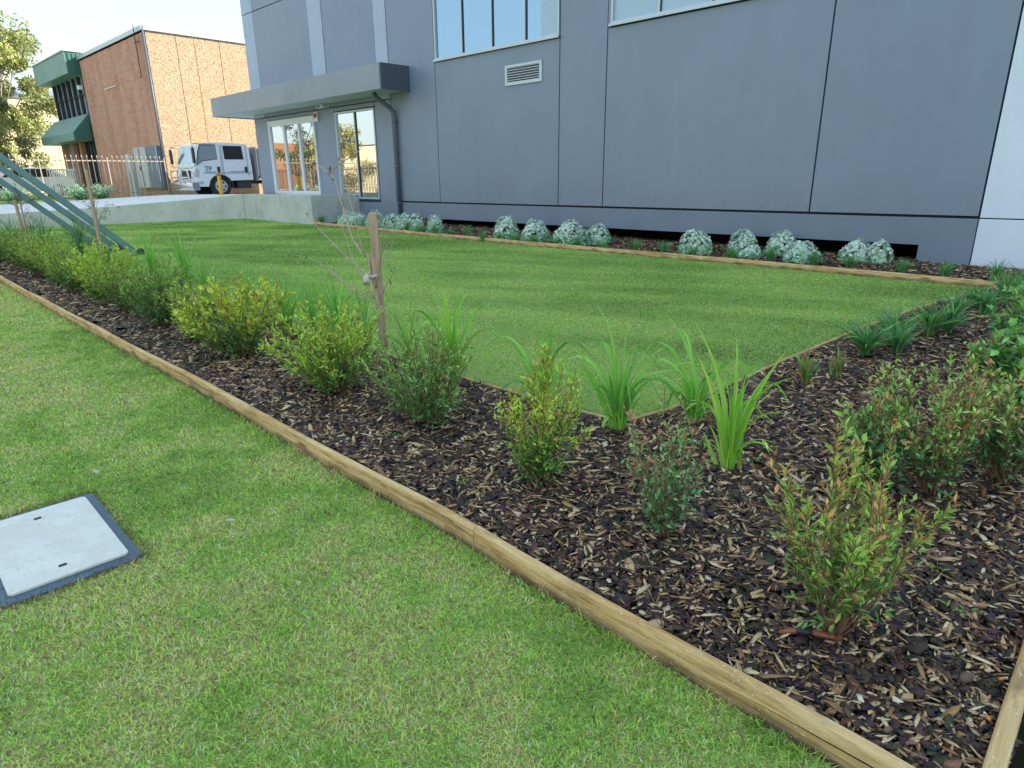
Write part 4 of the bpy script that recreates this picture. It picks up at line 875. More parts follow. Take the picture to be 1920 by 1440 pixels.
def bez(P, k):
    P = np.array(P, float); t = np.linspace(0, 1, k); n = len(P)-1
    d = np.concatenate([[0], np.cumsum(np.linalg.norm(np.diff(P, axis=0), axis=1))]); d /= d[-1]
    out = np.stack([np.interp(t, d, P[:, j]) for j in range(3)], 1)
    for _ in range(3): out[1:-1] = out[1:-1]*.5+(out[:-2]+out[2:])*.25
    return out
def strappy(name, label, cat, group, x, y, z, h, w, seed, n=40, bw=.012, col=((.16, .32, .05), (.10, .24, .05), (.22, .36, .07)), hero=(), hw=.016, droop=.35, k=9, browntip=.15, stiff=0.0, minlen=.35):
    rg = np.random.default_rng(seed); root = empty(name, (x, y, z)); tag(root, label, cat, group)
    sp = []; wd = []; sd = []
    for H_ in hero:
        s = bez(np.array(H_)-np.array([x, y, z]), k); s += np.linspace(0, 1, k)[:, None]*rg.normal(0, .03)*np.array([[-.5, .8, 0]])
        s[0, 2] = -.02; sp.append(s); wd.append(hw*rg.uniform(.75, 1.1)); vd = np.array([x, y, 0])/math.hypot(x, y); sd.append(unit(np.array([-vd[1], vd[0], 0])+rg.normal(0, .25, 3)))
    for i in range(n):
        az = rg.uniform(0, 2*PI); Lb = h*rg.uniform(minlen, 1.0)**1.0; out = w*.5*rg.uniform(.15, 1.0)*(Lb/h)**.5; t = np.linspace(0, 1, k)
        dv = np.array([math.cos(az), math.sin(az)]); rr = out*t**1.6; zz = Lb*(1.25*t-(.25+droop*rg.uniform(0, 1)*(out/(w*.5)))*t**2.4)
        b0 = rg.normal(0, .012, 2)
        s = np.stack([b0[0]+dv[0]*rr, b0[1]+dv[1]*rr, zz-.01], 1); s[:, :2] += (t**2)[:, None]*rg.normal(0, .02, 2)
        sp.append(s); wd.append(bw*rg.uniform(.6, 1.15)); sd.append(unit(np.array([-dv[1], dv[0], 0])+rg.normal(0, .35, 3)))
    m_ = len(sp); cols = np.clip(cpick(rg, m_, col, [1]*len(col))*1.9, 0, .8)
    V, F, C = ribbon_geo(np.array(sp), np.array(wd), np.array(sd), cols, (rg.random(m_) < browntip).astype(float))
    np_mesh('blades', V, [F], M['strap'], root, C); return root

# ---- front hedge row: bushy lilly pilly style shrubs
near = ['wispy young shrub nearest the bottom right corner, with bare stem showing and orange tips', 'small dark green shrub with red brown tips, second from the near corner',
        'bright yellow green shrub with orange tips, third in the hedge row beside a strappy clump', 'loose dark green bushy shrub just right of the leafless staked sapling', 'wide yellow green shrub at the foot of the leafless staked sapling',
        'rounded bright yellow shrub left of the staked sapling', 'darker green dense shrub between two yellow ones in the hedge row', 'yellow green dense shrub in the middle of the hedge row',
        'yellow green shrub in front of the middle staked sapling', 'dense green shrub second from the left end of the hedge row', 'dense green shrub at the far left end of the hedge row']
Sp = [dict(nst=32, nleaf=2300, ll=.036, lw=.010, mature=(.065, .135, .035), young=(.27, .36, .055), tip=(.60, .32, .12), ytop=.36, tipp=.36, open_=1, fill=.75),
      dict(nst=24, nleaf=950, ll=.030, lw=.010, mature=(.07, .155, .065), young=(.22, .32, .09), tip=(.52, .22, .14), ytop=.5, tipp=.34, fill=.8),
      dict(nst=26, nleaf=2100, ll=.033, lw=.010, mature=(.06, .13, .03), young=(.36, .42, .045), tip=(.50, .28, .09), ytop=.40, tipp=.14),
      dict(nst=38, nleaf=3000, ll=.036, lw=.010, mature=(.055, .12, .035), young=(.22, .32, .06), tip=(.32, .20, .08), ytop=.5, tipp=.06),
      dict(nst=36, nleaf=2900, ll=.044, lw=.013, mature=(.07, .13, .03), young=(.34, .42, .045), tip=(.45, .34, .06), ytop=.36, tipp=.08),
      dict(nst=40, nleaf=3200, ll=.046, lw=.014, mature=(.06, .12, .035), young=(.42, .48, .045), tip=(.52, .38, .05), ytop=.38, tipp=.06),
      dict(nst=44, nleaf=3400, ll=.042, lw=.012, mature=(.05, .11, .035), young=(.21, .30, .045), tip=(.3, .26, .07), ytop=.5, tipp=.03),
      dict(nst=44, nleaf=3400, ll=.044, lw=.013, mature=(.06, .13, .03), young=(.36, .44, .045), tip=(.45, .36, .06), ytop=.35, tipp=.04),
      dict(nst=44, nleaf=3400, ll=.036, lw=.011, mature=(.06, .12, .03), young=(.30, .38, .045), tip=(.42, .28, .06), ytop=.38, tipp=.05),
      dict(nst=44, nleaf=3200, ll=.038, lw=.012, mature=(.05, .10, .03), young=(.20, .28, .05), tip=(.38, .26, .06), ytop=.45, tipp=.04),
      dict(nst=44, nleaf=3000, ll=.040, lw=.013, mature=(.05, .10, .035), young=(.20, .28, .05), tip=(.38, .28, .08), ytop=.45, tipp=.04)]
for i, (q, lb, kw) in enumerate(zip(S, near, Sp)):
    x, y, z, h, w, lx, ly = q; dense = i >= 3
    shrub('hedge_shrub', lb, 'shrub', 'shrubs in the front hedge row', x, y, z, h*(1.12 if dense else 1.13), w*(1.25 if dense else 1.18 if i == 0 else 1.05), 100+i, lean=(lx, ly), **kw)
# extra dense fillers of the far row (hedge merges there)
for j, (x, y, h, w, lb) in enumerate(((-8.7, 2.33, .70, .85, 'low green shrub filling the gap right of the middle of the hedge row'), (-10.9, 2.33, .72, .9, 'low green shrub squeezed in front of the middle staked sapling'), (-13.4, 2.33, .76, 1.0, 'dark green shrub filling the gap near the left end of the hedge row'), (-6.6, 2.36, .62, .75, 'dark green low shrub left of the rounded bright yellow one'), (-15.7, 2.4, .74, .9, 'green shrub filling the gap at the left frame edge'))):
    shrub('hedge_shrub', lb, 'shrub', 'shrubs in the front hedge row', x, y, .09, h, w, 150+j, nst=36, nleaf=2800, ll=.034, lw=.010, mature=(.05, .11, .03), young=(.25, .34, .05), tip=(.36, .28, .06), ytop=.45, tipp=.04)
# ---- right bed shrubs
rl = ['leafy shrub with orange tinged tips behind the bare stemmed one, left of two', 'bushy green shrub with pinkish tips at the right edge of the bed']
for i, (q, lb) in enumerate(zip(R_, rl)):
    x, y, z, h, w, lx, ly = q
    shrub('bed_shrub', lb, 'shrub', 'shrubs in the right bed', x, y, z, h*1.05, w*1.45, 200+i, nst=42, nleaf=2300, ll=.036, lw=.013, mature=(.050, .12, .045), young=(.25, .34, .07), tip=(.55, .30, .13), ytop=.38, tipp=.30, open_=1, fill=.8, lean=(lx*.7, ly))
shrub('bed_shrub', 'small leafy shrub between the bare stemmed shrub and the bushy one at right', 'shrub', 'shrubs in the right bed', -.73, 3.32, .09, .56, .46, 205, nst=18, nleaf=1000, ll=.040, lw=.016, mature=(.045, .11, .045), young=(.20, .30, .07), tip=(.42, .24, .10), ytop=.5, tipp=.12)
for i, (q, lb) in enumerate(zip(B_S, ('large dark green glossy shrub with broad leaves at right edge', 'broad leaved green shrub farther back at the right edge'))):
    x, y, z, h, w, lx, ly = q
    shrub('broadleaf_shrub', lb, 'shrub', 'broad leaved shrubs at the right edge', x+.02, y, z, h*1.05, w*1.35, 220+i, nst=30, nleaf=1500, ll=.075, lw=.036, mature=(.035, .10, .05), young=(.20, .33, .08), tip=(.28, .40, .10), ytop=.5, tipp=.1, lean=(0, ly))
shrub('broadleaf_shrub', 'dark green glossy shrub filling the right frame edge', 'shrub', 'broad leaved shrubs at the right edge', -.16, 5.5, .15, .78, .6, 225, nst=30, nleaf=1500, ll=.075, lw=.036, mature=(.03, .085, .055), young=(.10, .22, .08), tip=(.2, .3, .10), ytop=.6, tipp=.05)

# ---- tall strappy clumps behind the hedge
gl = ['tall bright green strappy clump with brown blade tips, nearest the corner', 'tall strappy clump behind the small dark green shrub, second from right', 'arching strappy clump behind the yellow green shrub', 'strappy clump just right of the loose dark green shrub',
      'fountain of strappy leaves left of the leafless sapling', 'thin strappy clump behind the rounded yellow shrub', 'sparse tall strappy clump in the middle of the row', 'sparse strappy clump beside the first green strut', 'dark strappy clump left of the middle sapling', 'strappy clump below the green struts', 'strappy clump at the left frame edge', 'arching strappy clump with a bent blade, behind the small dark green shrub at right']
def arch(q, tips):
    out = []
    for dx, dy, dz, top in tips:
        x, y, z = q[:3]; out.append([[x, y, z], [x+dx*.25, y+dy*.25, z+top*.72], [x+dx*.62, y+dy*.62, z+top], [x+dx, y+dy, z+dz]])
    return out
HERO1 = HERO1+arch(G_[0], [(-.34, -.12, .52, .62), (.26, .10, .38, .58), (-.22, -.20, .30, .44), (.12, -.20, .50, .56), (-.12, .2, .66, .70), (.30, -.02, .60, .56)])
HERO3 = HERO3+arch(G_[1], [(-.40, -.20, .30, .52), (.36, .18, .34, .54), (.30, .02, .20, .42), (-.28, .10, .46, .58), (-.12, -.26, .12, .36), (.22, -.20, .16, .40)])
HERO2 = HERO2+arch(G_[11], [(-.38, -.14, .40, .56), (.34, .14, .30, .48), (-.26, .14, .5, .62), (.24, -.1, .22, .42)])
HERO4 = HERO4+arch(G_[2], [(-.36, -.2, .34, .5), (.34, .2, .3, .48), (.1, .3, .5, .6)])
HER3 = arch(G_[3], [(-.30, -.26, .50, .66), (.30, .26, .52, .68), (-.18, .1, .72, .74), (.14, .12, .74, .76), (-.36, -.1, .3, .5), (.4, .2, .32, .5), (.02, -.1, .78, .76)])
HER = {3: HER3, 0: HERO1, 1: HERO3, 2: HERO4, 11: HERO2}
for i, (q, lb) in enumerate(zip(G_, gl)):
    x, y, z, h, w, lx, ly = q
    near_ = i in (0, 1, 2, 11)
    strappy('strappy_plant', lb, 'strappy plant', 'tall strappy plants behind the hedge', x, y, z, h*(.85 if near_ else 1.4), w*(1.25 if near_ else 1.7), 300+i, n={0: 34, 1: 80, 2: 80, 11: 80}.get(i, 95), bw=.015 if i != 0 else .012, droop=.75, minlen=.25, hero=HER.get(i, ()), hw=.026 if i == 0 else .030,
            col=((.22, .41, .05), (.15, .32, .04), (.28, .44, .08)) if i in (0, 3) else ((.15, .34, .05), (.22, .42, .08), (.10, .26, .05)) if i not in (8, 9, 10) else ((.06, .15, .06), (.10, .20, .07)), k=11)
for j, (x, y, h) in enumerate(((-4.3, 3.2, .55), (-4.75, 3.05, .62), (-5.8, 3.15, .6), (-6.1, 3.0, .55), (-7.6, 3.3, .6), (-8.6, 3.2, .62), (-13.2, 3.3, .7), (-15.2, 3.3, .7))):
    strappy('strappy_plant', ('strappy clump immediately right of the leafless sapling', 'strappy clump touching the sapling stake', 'bright strappy clump second left of the sapling', 'bright strappy clump third left of the sapling', 'strappy tuft showing over the darker green shrub', 'thin strappy tuft over the middle shrubs', 'dark strappy clump between two green struts', 'dark strappy clump under the farthest strut')[j], 'strappy plant', 'tall strappy plants behind the hedge', x, y, .09, h*1.35, 1.0, 340+j, n=62, bw=.014, droop=.6, minlen=.25, col=((.15, .30, .05), (.22, .38, .08), (.12, .24, .06)) if j < 6 else ((.06, .15, .06), (.10, .20, .07)))

# ---- small tufts: far bed and right side bed
for i, q in enumerate(T_F):
    x, y, z, h, w, lx, ly = q
    strappy('small_tuft', 'small green strappy tuft on the mulch under the charcoal building, %s from the left' % ORD[i], 'tuft', 'small tufts along the building bed', x, y, z, h*1.3, w*1.7, 400+i, n=60, bw=.017, col=((.09, .22, .08), (.13, .28, .09), (.07, .17, .06)), k=6, droop=.5, minlen=.5)
for i, q in enumerate(SIDE_):
    x, y, z, h, w, lx, ly = q
    br = i < 2
    strappy('small_tuft', ('low tuft with reddish brown blades nearest the camera in the right bed', 'thin sparse reddish tuft, second in the right bed')[i] if br else 'low dark green strappy tuft along the right lawn edge, %s from the camera' % ORD[i], 'tuft', 'dark tufts along the right lawn edge', x, y, z, h*(1.25 if br else 1.5), w*(1.5 if br else 1.9), 440+i,
            n=44 if i == 0 else 26 if i == 1 else 95, bw=.026, col=((.13, .24, .06), (.17, .26, .07), (.28, .15, .07)) if br else ((.09, .22, .07), (.14, .30, .09), (.07, .17, .06)), k=7, droop=.6, browntip=.1, minlen=.5)
for j, (x, y, h, w) in enumerate(((-1.28, 5.95, .24, .4), (-1.1, 6.9, .25, .36), (-.98, 7.9, .26, .4), (-.85, 9.2, .3, .42), (-.7, 9.9, .32, .42))):
    strappy('small_tuft', 'low dark strappy tuft of the right bed, %s in the row nearer the path' % ORD[j], 'tuft', 'dark tufts along the right lawn edge', x, y, float(bedz(x, y)), h*1.3, w*1.4, 460+j, n=80, bw=.024, col=((.08, .20, .07), (.13, .28, .09), (.06, .15, .06)), k=7, droop=.6, minlen=.5)

# ---- silver leaved domes
def silver(label, x, y, z, h, w, seed):
    rg = np.random.default_rng(seed); root = empty('silver_shrub', (x, y, z)); tag(root, label, 'shrub', 'silver leaved shrubs along the building')
    n = int(640*(w/.5)**1.3); u = rg.random(n); th = rg.uniform(0, 2*PI, n); ph = np.arccos(1-u*1.1).clip(0, PI/2*1.12); rad = rg.uniform(.72, 1.0, n)**.5*(1+.07*np.sin(3*th+seed)*np.sin(ph)+.05*np.sin(5*ph+2*th+seed))
    d = np.stack([np.sin(ph)*np.cos(th), np.sin(ph)*np.sin(th), np.cos(ph)], 1)
    P = d*np.array([w*.5, w*.5, h*.97])*rad[:, None]; P[:, 2] = np.maximum(P[:, 2], .02)
    Nn = unit(d+rg.normal(0, .27, (n, 3))); tang = unit(np.cross(Nn, rg.normal(0, 1, (n, 3)))); tang = unit(tang+np.array([0, 0, -.35]))
    Lg = rg.uniform(.042, .072, n); Wd = Lg*rg.uniform(.72, .95, n); S_ = unit(np.cross(tang, Nn)); tang = np.cross(Nn, S_)
    ks = [(0, -.5, 0), (.38, -.28, .03), (.5, .12, .05), (.22, .44, .0), (0, .56, -.08), (-.22, .44, .0), (-.5, .12, .05), (-.38, -.28, .03), (0, 0, -.06)]
    V = np.stack([P+S_*(a*Wd)[:, None]+tang*(b_*Lg)[:, None]+Nn*(c_*Lg)[:, None] for a, b_, c_ in ks], 1).reshape(-1, 3)
    o = np.arange(n)[:, None]*9; F = np.concatenate([o+np.array([[8, i_, (i_+1) % 8]]) for i_ in range(8)])
    c = cpick(rg, n, ((.62, .78, .64), (.50, .68, .52), (.78, .86, .76), (.28, .44, .28)), (4, 3, 2.5, 1))
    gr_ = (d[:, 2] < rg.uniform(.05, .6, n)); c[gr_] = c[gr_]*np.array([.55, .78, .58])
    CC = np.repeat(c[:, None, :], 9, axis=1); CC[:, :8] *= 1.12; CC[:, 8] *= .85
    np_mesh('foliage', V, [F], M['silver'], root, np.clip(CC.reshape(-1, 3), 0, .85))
    a = rg.uniform(0, 2*PI, 14); sg = np.stack([np.zeros((14, 3)), np.stack([np.cos(a)*w*.35, np.sin(a)*w*.35, rg.uniform(.4, .8, 14)*h], 1)], 1)
    V, F = twig_geo(sg, np.full(14, .006), np.full(14, .003)); np_mesh('stems', V, [F], M['twig'], root)
sil_lab = ['%s silver leaved shrub in the cluster beside the concrete wall, counting from the left' % ORD[i] for i in range(6)]+['small silver shrub alone right of the left cluster', 'round silver shrub at the start of the dark subfloor gap', 'wide silver dome left of centre under the building', 'largest silver dome under the building', 'round silver shrub beside the pale support block',
           'round silver shrub right of the support block, beyond a bare stretch', 'silver dome with a smaller one at its foot, left pair', 'small silver shrub at the foot of the left pair', 'tall silver dome of the right pair', 'low silver shrub at the foot of the right pair', 'ragged silver shrub left half of the last clump', 'ragged silver shrub at the right end of the row']
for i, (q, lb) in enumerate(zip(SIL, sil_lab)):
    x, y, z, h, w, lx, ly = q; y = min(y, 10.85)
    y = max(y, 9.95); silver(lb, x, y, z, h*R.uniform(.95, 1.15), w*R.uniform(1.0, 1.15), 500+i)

# ---- saplings and stakes
def sapling(label, polys, base, leaves, seed, thick=.014):
    rg = np.random.default_rng(seed); root = empty('bare_sapling', base); tag(root, label, 'sapling', 'staked saplings')
    bx = Vector(base)
    for i, (pl_, ra, rb) in enumerate(polys):
        pts = [Vector(p)-bx for p in pl_]; fine = []
        arr = bez([tuple(p) for p in pts], max(8, len(pts)*3))
        if i: 
            dy = rg.uniform(-.18, .18); t = np.linspace(0, 1, len(arr)); arr[:, 1] += dy*t; arr[:, 0] += 0
        arr += rg.normal(0, .0025, arr.shape)
        b = MB(); b.tube([tuple(a) for a in arr], list(np.linspace(ra*1.1, rb*1.25, len(arr))), 7); b.build('trunk' if i == 0 else 'branch', M['bark'], root)
        if i: leaves.append((arr, bx))
    P = []; D = []
    for arr, _ in [l for l in leaves if isinstance(l, tuple)]:
        for k in range(len(arr)):
            if rg.random() < .35 and k > len(arr)*.5: P.append(arr[k]); D.append(rg.normal(0, 1, 3)+np.array([0, 0, -.2]))
    P = np.array(P); D = np.array(D); n = len(P)
    V, F = leaf_geo(P, D, unit(rg.normal(0, 1, (n, 3))), rg.uniform(.03, .065, n), rg.uniform(.012, .024, n), .3, .3)
    c = cpick(rg, n, ((.30, .20, .09), (.42, .26, .12), (.10, .16, .09), (.05, .10, .08)), (3, 2, 2, 1)); np_mesh('leaves', V, [F], M['leaf'], root, np.repeat(c, 5, 0))
    return root
sap = [(sap_trunk0, .019, .010), (sap_b1, .009, .005), (sap_b1a, .005, .0025), (sap_b1b, .005, .0025), (sap_b1c, .004, .002), (sap_b2, .006, .0025), (sap_b2s, .0035, .0018), (sap_b3, .007, .0025), (sap_b3b, .006, .0025), (sap_b4, .005, .002), (sap_b5, .005, .002), (sap_b6, .006, .0025), (sap_b7, .005, .002), (sap_b8, .0045, .002), (sap_b9, .005, .002)]
sapling('leafless sapling with pale spreading branches tied to the nearest stake', sap, (-4.5, 3.10, .09), [], 61)
def stake(label, x, y, z0, z1, w, rz, lean=(0, 0)):
    root = empty('timber_stake', (x, y, z0), rz); tag(root, label, 'stake', 'timber stakes holding saplings')
    b = MB(); b.prism([(-w/2, -w/2.6), (w/2, -w/2.6), (w/2, w/2.6), (-w/2, w/2.6)], 'z', -.1, z1-z0, .003)
    for v in b.bm.verts: v.co.x += lean[0]*v.co.z; v.co.y += lean[1]*v.co.z
    b.build('post', M['stake'], root); return root
s1 = stake('tall reddish hardwood stake beside the leafless sapling', -4.625, 3.16, .05, 1.335, .068, .8, (-.012, .0))
ti = empty('tree_tie', (-4.66, 3.13, .83), -.75); tag(ti, 'pale fabric tie knotted round the stake and leafless sapling', 'tree tie')
b = MB(); b.tube([(-.05, -.035, .01), (.05, -.04, .0), (.075, 0, -.01), (.05, .045, 0), (-.05, .045, .01), (-.055, 0, .015), (-.05, -.035, .01)], .014, 8); b.build('loop', M['tie'], ti)
b = MB(); b.tube([(.05, -.04, .01), (.085, -.045, -.015), (.125, -.045, -.06)], [.016, .027, .030], 8); b.build('loose_end', M['tie'], ti)
def rand_sapling(label, x, y, z, h, seed, leafy):
    rg = np.random.default_rng(seed); B0 = np.array([x, y, z]); T0 = B0+np.array([rg.normal(0, .06), rg.normal(0, .05), h*.62])
    polys = [([tuple(B0), tuple((B0+T0)/2+rg.normal(0, .02, 3)), tuple(T0)], .022, .010)]
    for i in range(11):
        s = B0*(1-.0)+(T0-B0)*rg.uniform(.25, 1.0); a = rg.uniform(0, 2*PI); r = rg.uniform(.18, .42)
        e = s+np.array([math.cos(a)*r, math.sin(a)*r, rg.uniform(.15, .45)]); m_ = (s+e)/2+np.array([0, 0, .03])
        polys.append(([tuple(s), tuple(m_), tuple(e)], .006, .002))
    root = sapling(label, polys, (x, y, z), [], seed)
    P = []
    for pl_, _, _ in polys[1:]:
        arr = bez(pl_, 30)-B0
        for k in range(8, 30):
            for _ in range(leafy): P.append(arr[k]+rg.normal(0, .022, 3))
    P = np.array(P); n = len(P); V, F = leaf_geo(P, rg.normal(0, 1, (n, 3)), unit(rg.normal(0, 1, (n, 3))+np.array([0, 0, 1.2])), rg.uniform(.025, .045, n), rg.uniform(.012, .02, n), .2, .1)
    np_mesh('foliage', V, [F], M['leaf'], root, np.repeat(cpick(rg, n, ((.04, .08, .035), (.07, .11, .045), (.12, .10, .05)), (3, 2, 1)), 5, 0))
rand_sapling('thin sapling with small dark leaves on the middle stake in front of the struts', -12.75, 3.12, .09, 1.9, 71, 1)
stake('weathered tall stake of the middle sapling', -12.55, 3.08, .05, 1.80, .045, .5, (.02, 0))
rand_sapling('sapling with small dark leaves at the left frame edge', -18.4, 3.1, .09, 1.9, 73, 2)
stake('weathered stake at the left frame edge', -18.25, 3.05, .05, 1.25, .055, .5, (-.06, 0))

# ================================================================== GRASS (uncountable: one object per lawn)
def grass(name, label, poly, zf, dens0, dref, pw, hgt, holes=(), dry=.5, seed=1, maxn=260000, streak=False, wmul=1.0):
    rg = np.random.default_rng(seed); xs = [p[0] for p in poly]; ys = [p[1] for p in poly]
    area = (max(xs)-min(xs))*(max(ys)-min(ys)); P = []; n_tot = 0
    N0 = int(area*dens0); 
    for c in range(0, N0, 1000000):
        m_ = min(1000000, N0-c); x = rg.uniform(min(xs), max(xs), m_); y = rg.uniform(min(ys), max(ys), m_)
        d = np.sqrt(x*x+y*y+EYE**2); keep = rg.random(m_) < np.minimum(1, (dref/d)**pw); keep &= poly_in(x, y, poly)
        az = np.arctan2(x, y); keep &= (az < math.radians(10)) & (az > math.radians(-100))
        for hx0, hx1, hy0, hy1 in holes: keep &= ~((x > hx0) & (x < hx1) & (y > hy0) & (y < hy1))
        P.append(np.stack([x[keep], y[keep]], 1))
    P = np.concatenate(P); n = len(P)
    if n > maxn: P = P[rg.permutation(n)[:maxn]]; n = maxn
    x, y = P[:, 0], P[:, 1]; d = np.sqrt(x*x+y*y+EYE**2)
    z = zf(x, y); sc = np.maximum(1, (d/dref))**.62
    Lg = hgt*rg.uniform(.6, 1.25, n)*(1+.12*(sc-1)); Wd = .0036*rg.uniform(.7, 1.3, n)*sc*wmul
    if not streak: ye = np.interp(x, [p[0] for p in FRONT_EDGE], [p[1] for p in FRONT_EDGE]); Lg = Lg*(1+.9*np.exp(-np.abs(ye-y)/.035))*(.85+.5*fbm(x*7, y*7, 41, 2))
    az = rg.uniform(0, 2*PI, n); tilt = rg.uniform(.5, 1.5, n); dv = np.stack([np.cos(az), np.sin(az), np.zeros(n)], 1)
    base = np.stack([x, y, z-.004], 1); up = np.array([0, 0, 1.0])
    d1 = unit(dv*np.sin(tilt*.6)[:, None]+up*np.cos(tilt*.6)[:, None]); d2 = unit(dv*np.sin(tilt*1.25)[:, None]+up*np.cos(tilt*1.25)[:, None])
    S_ = np.stack([-np.sin(az), np.cos(az), np.zeros(n)], 1)+rg.normal(0, .4, (n, 3)); S_ = unit(S_)
    m1 = base+d1*(Lg*.5)[:, None]; t = m1+d2*(Lg*.5)[:, None]; w = Wd[:, None]*.5
    V = np.stack([base-S_*w*.8, base+S_*w*.8, m1-S_*w, m1+S_*w, t], 1).reshape(-1, 3); o = np.arange(n)[:, None]*5
    F4 = o+np.array([[0, 1, 3, 2]]); F3 = o+np.array([[2, 3, 4]])
    if streak:
        u_ = x*.94+y*.34; v_ = -x*.34+y*.94
        pat = fbm(u_*.55, v_*2.3, 11, 4)*.65+fbm(x*.8, y*.8, 5, 3)*.35
        pat = pat+.035*np.sin(v_*2*PI/1.05+1.5*fbm(u_*.3, v_*.3, 4, 2))
    else: pat = fbm(x*1.1, y*1.1, 3, 4)*.55+fbm(x*6.0, y*6.0, 8, 2)*.45
    dryp = np.clip((pat-.42)*4.2, 0, 1)*dry
    g = np.array([[.33, .60, .11] if streak else [.40, .60, .12]])*(1-pat[:, None]*.0)+np.array([[.17, .15, .04]])*np.clip((pat-.35)*1.6, 0, 1)[:, None]
    g = g*((.66 if streak else .78)+(.66 if streak else .50)*np.clip((pat-.3)*2.2, 0, 1))[:, None]
    is_dry = rg.random(n) < dryp*.75+.05; g[is_dry] = np.array([.80, .68, .36])*rg.uniform(.6, 1.25, (is_dry.sum(), 1))
    isd2 = (rg.random(n) < (.005 if streak else .03)+dryp*.10); g[isd2] = np.array([.42, .28, .14])
    if not streak: g = g*1.14
    bl = rg.random(n) < .12; g[bl & ~is_dry] *= np.array([.55, .8, 1.1])
    g = np.clip(g*rg.normal(1, .21 if streak else .26, (n, 1)), .01, .88)
    o_ = np_mesh(name, V, [F4, F3], M['grass'], None, np.repeat(g, 5, 0)); tag(o_, label, 'grass', kind='stuff'); return n
FRONT_G = [(-26, -.9), (1.5, -.9), (1.5, 1.60), (.03, 1.60)]+[(p[0], p[1]-.012) for p in FRONT_EDGE[::-1][1:]]
n1 = grass('verge_grass', 'mown light green grass with dry patches in front of the edging', FRONT_G, lambda x, y: 0*x, 30000, 2.0, 1.2, .025, holes=[(-3.80, -2.92, .135, .655)], dry=.62, seed=21, maxn=480000)
n2 = grass('lawn_grass', 'short striped green grass of the rectangular rear lawn', LAWN_POLY, lawnz, 17000, 2.6, 1.2, .022, dry=.26, seed=22, maxn=480000, streak=True, wmul=1.25)
print('grass', n1, n2)
# dry fringe grass round the pit lid
rg = np.random.default_rng(9); n = 1500; side = rg.integers(0, 4, n); t = rg.random(n)
x = np.where(side == 0, -3.82+t*.92, np.where(side == 1, -3.82+t*.92, np.where(side == 2, -3.82, -2.92))); y = np.where(side == 0, .13, np.where(side == 1, .665, .13+t*.53))
x = x+rg.normal(0, .012, n); y = y+rg.normal(0, .012, n); az = rg.uniform(0, 2*PI, n); Lg = rg.uniform(.02, .05, n)
D = np.stack([np.cos(az), np.sin(az), rg.uniform(.1, .8, n)], 1); V, F = leaf_geo(np.stack([x, y, np.full(n, .005)], 1), D, np.tile([[0, 0, 1.0]], (n, 1)), Lg, np.full(n, .003), .1, .15)
c = cpick(rg, n, ((.34, .27, .13), (.22, .15, .08), (.10, .17, .04)), (4, 3, 2)); o_ = np_mesh('dry_grass', V, [F], M['grass'], None, np.repeat(c, 5, 0)); tag(o_, 'dry straw coloured grass fringe round the pit lid', 'grass', kind='stuff')

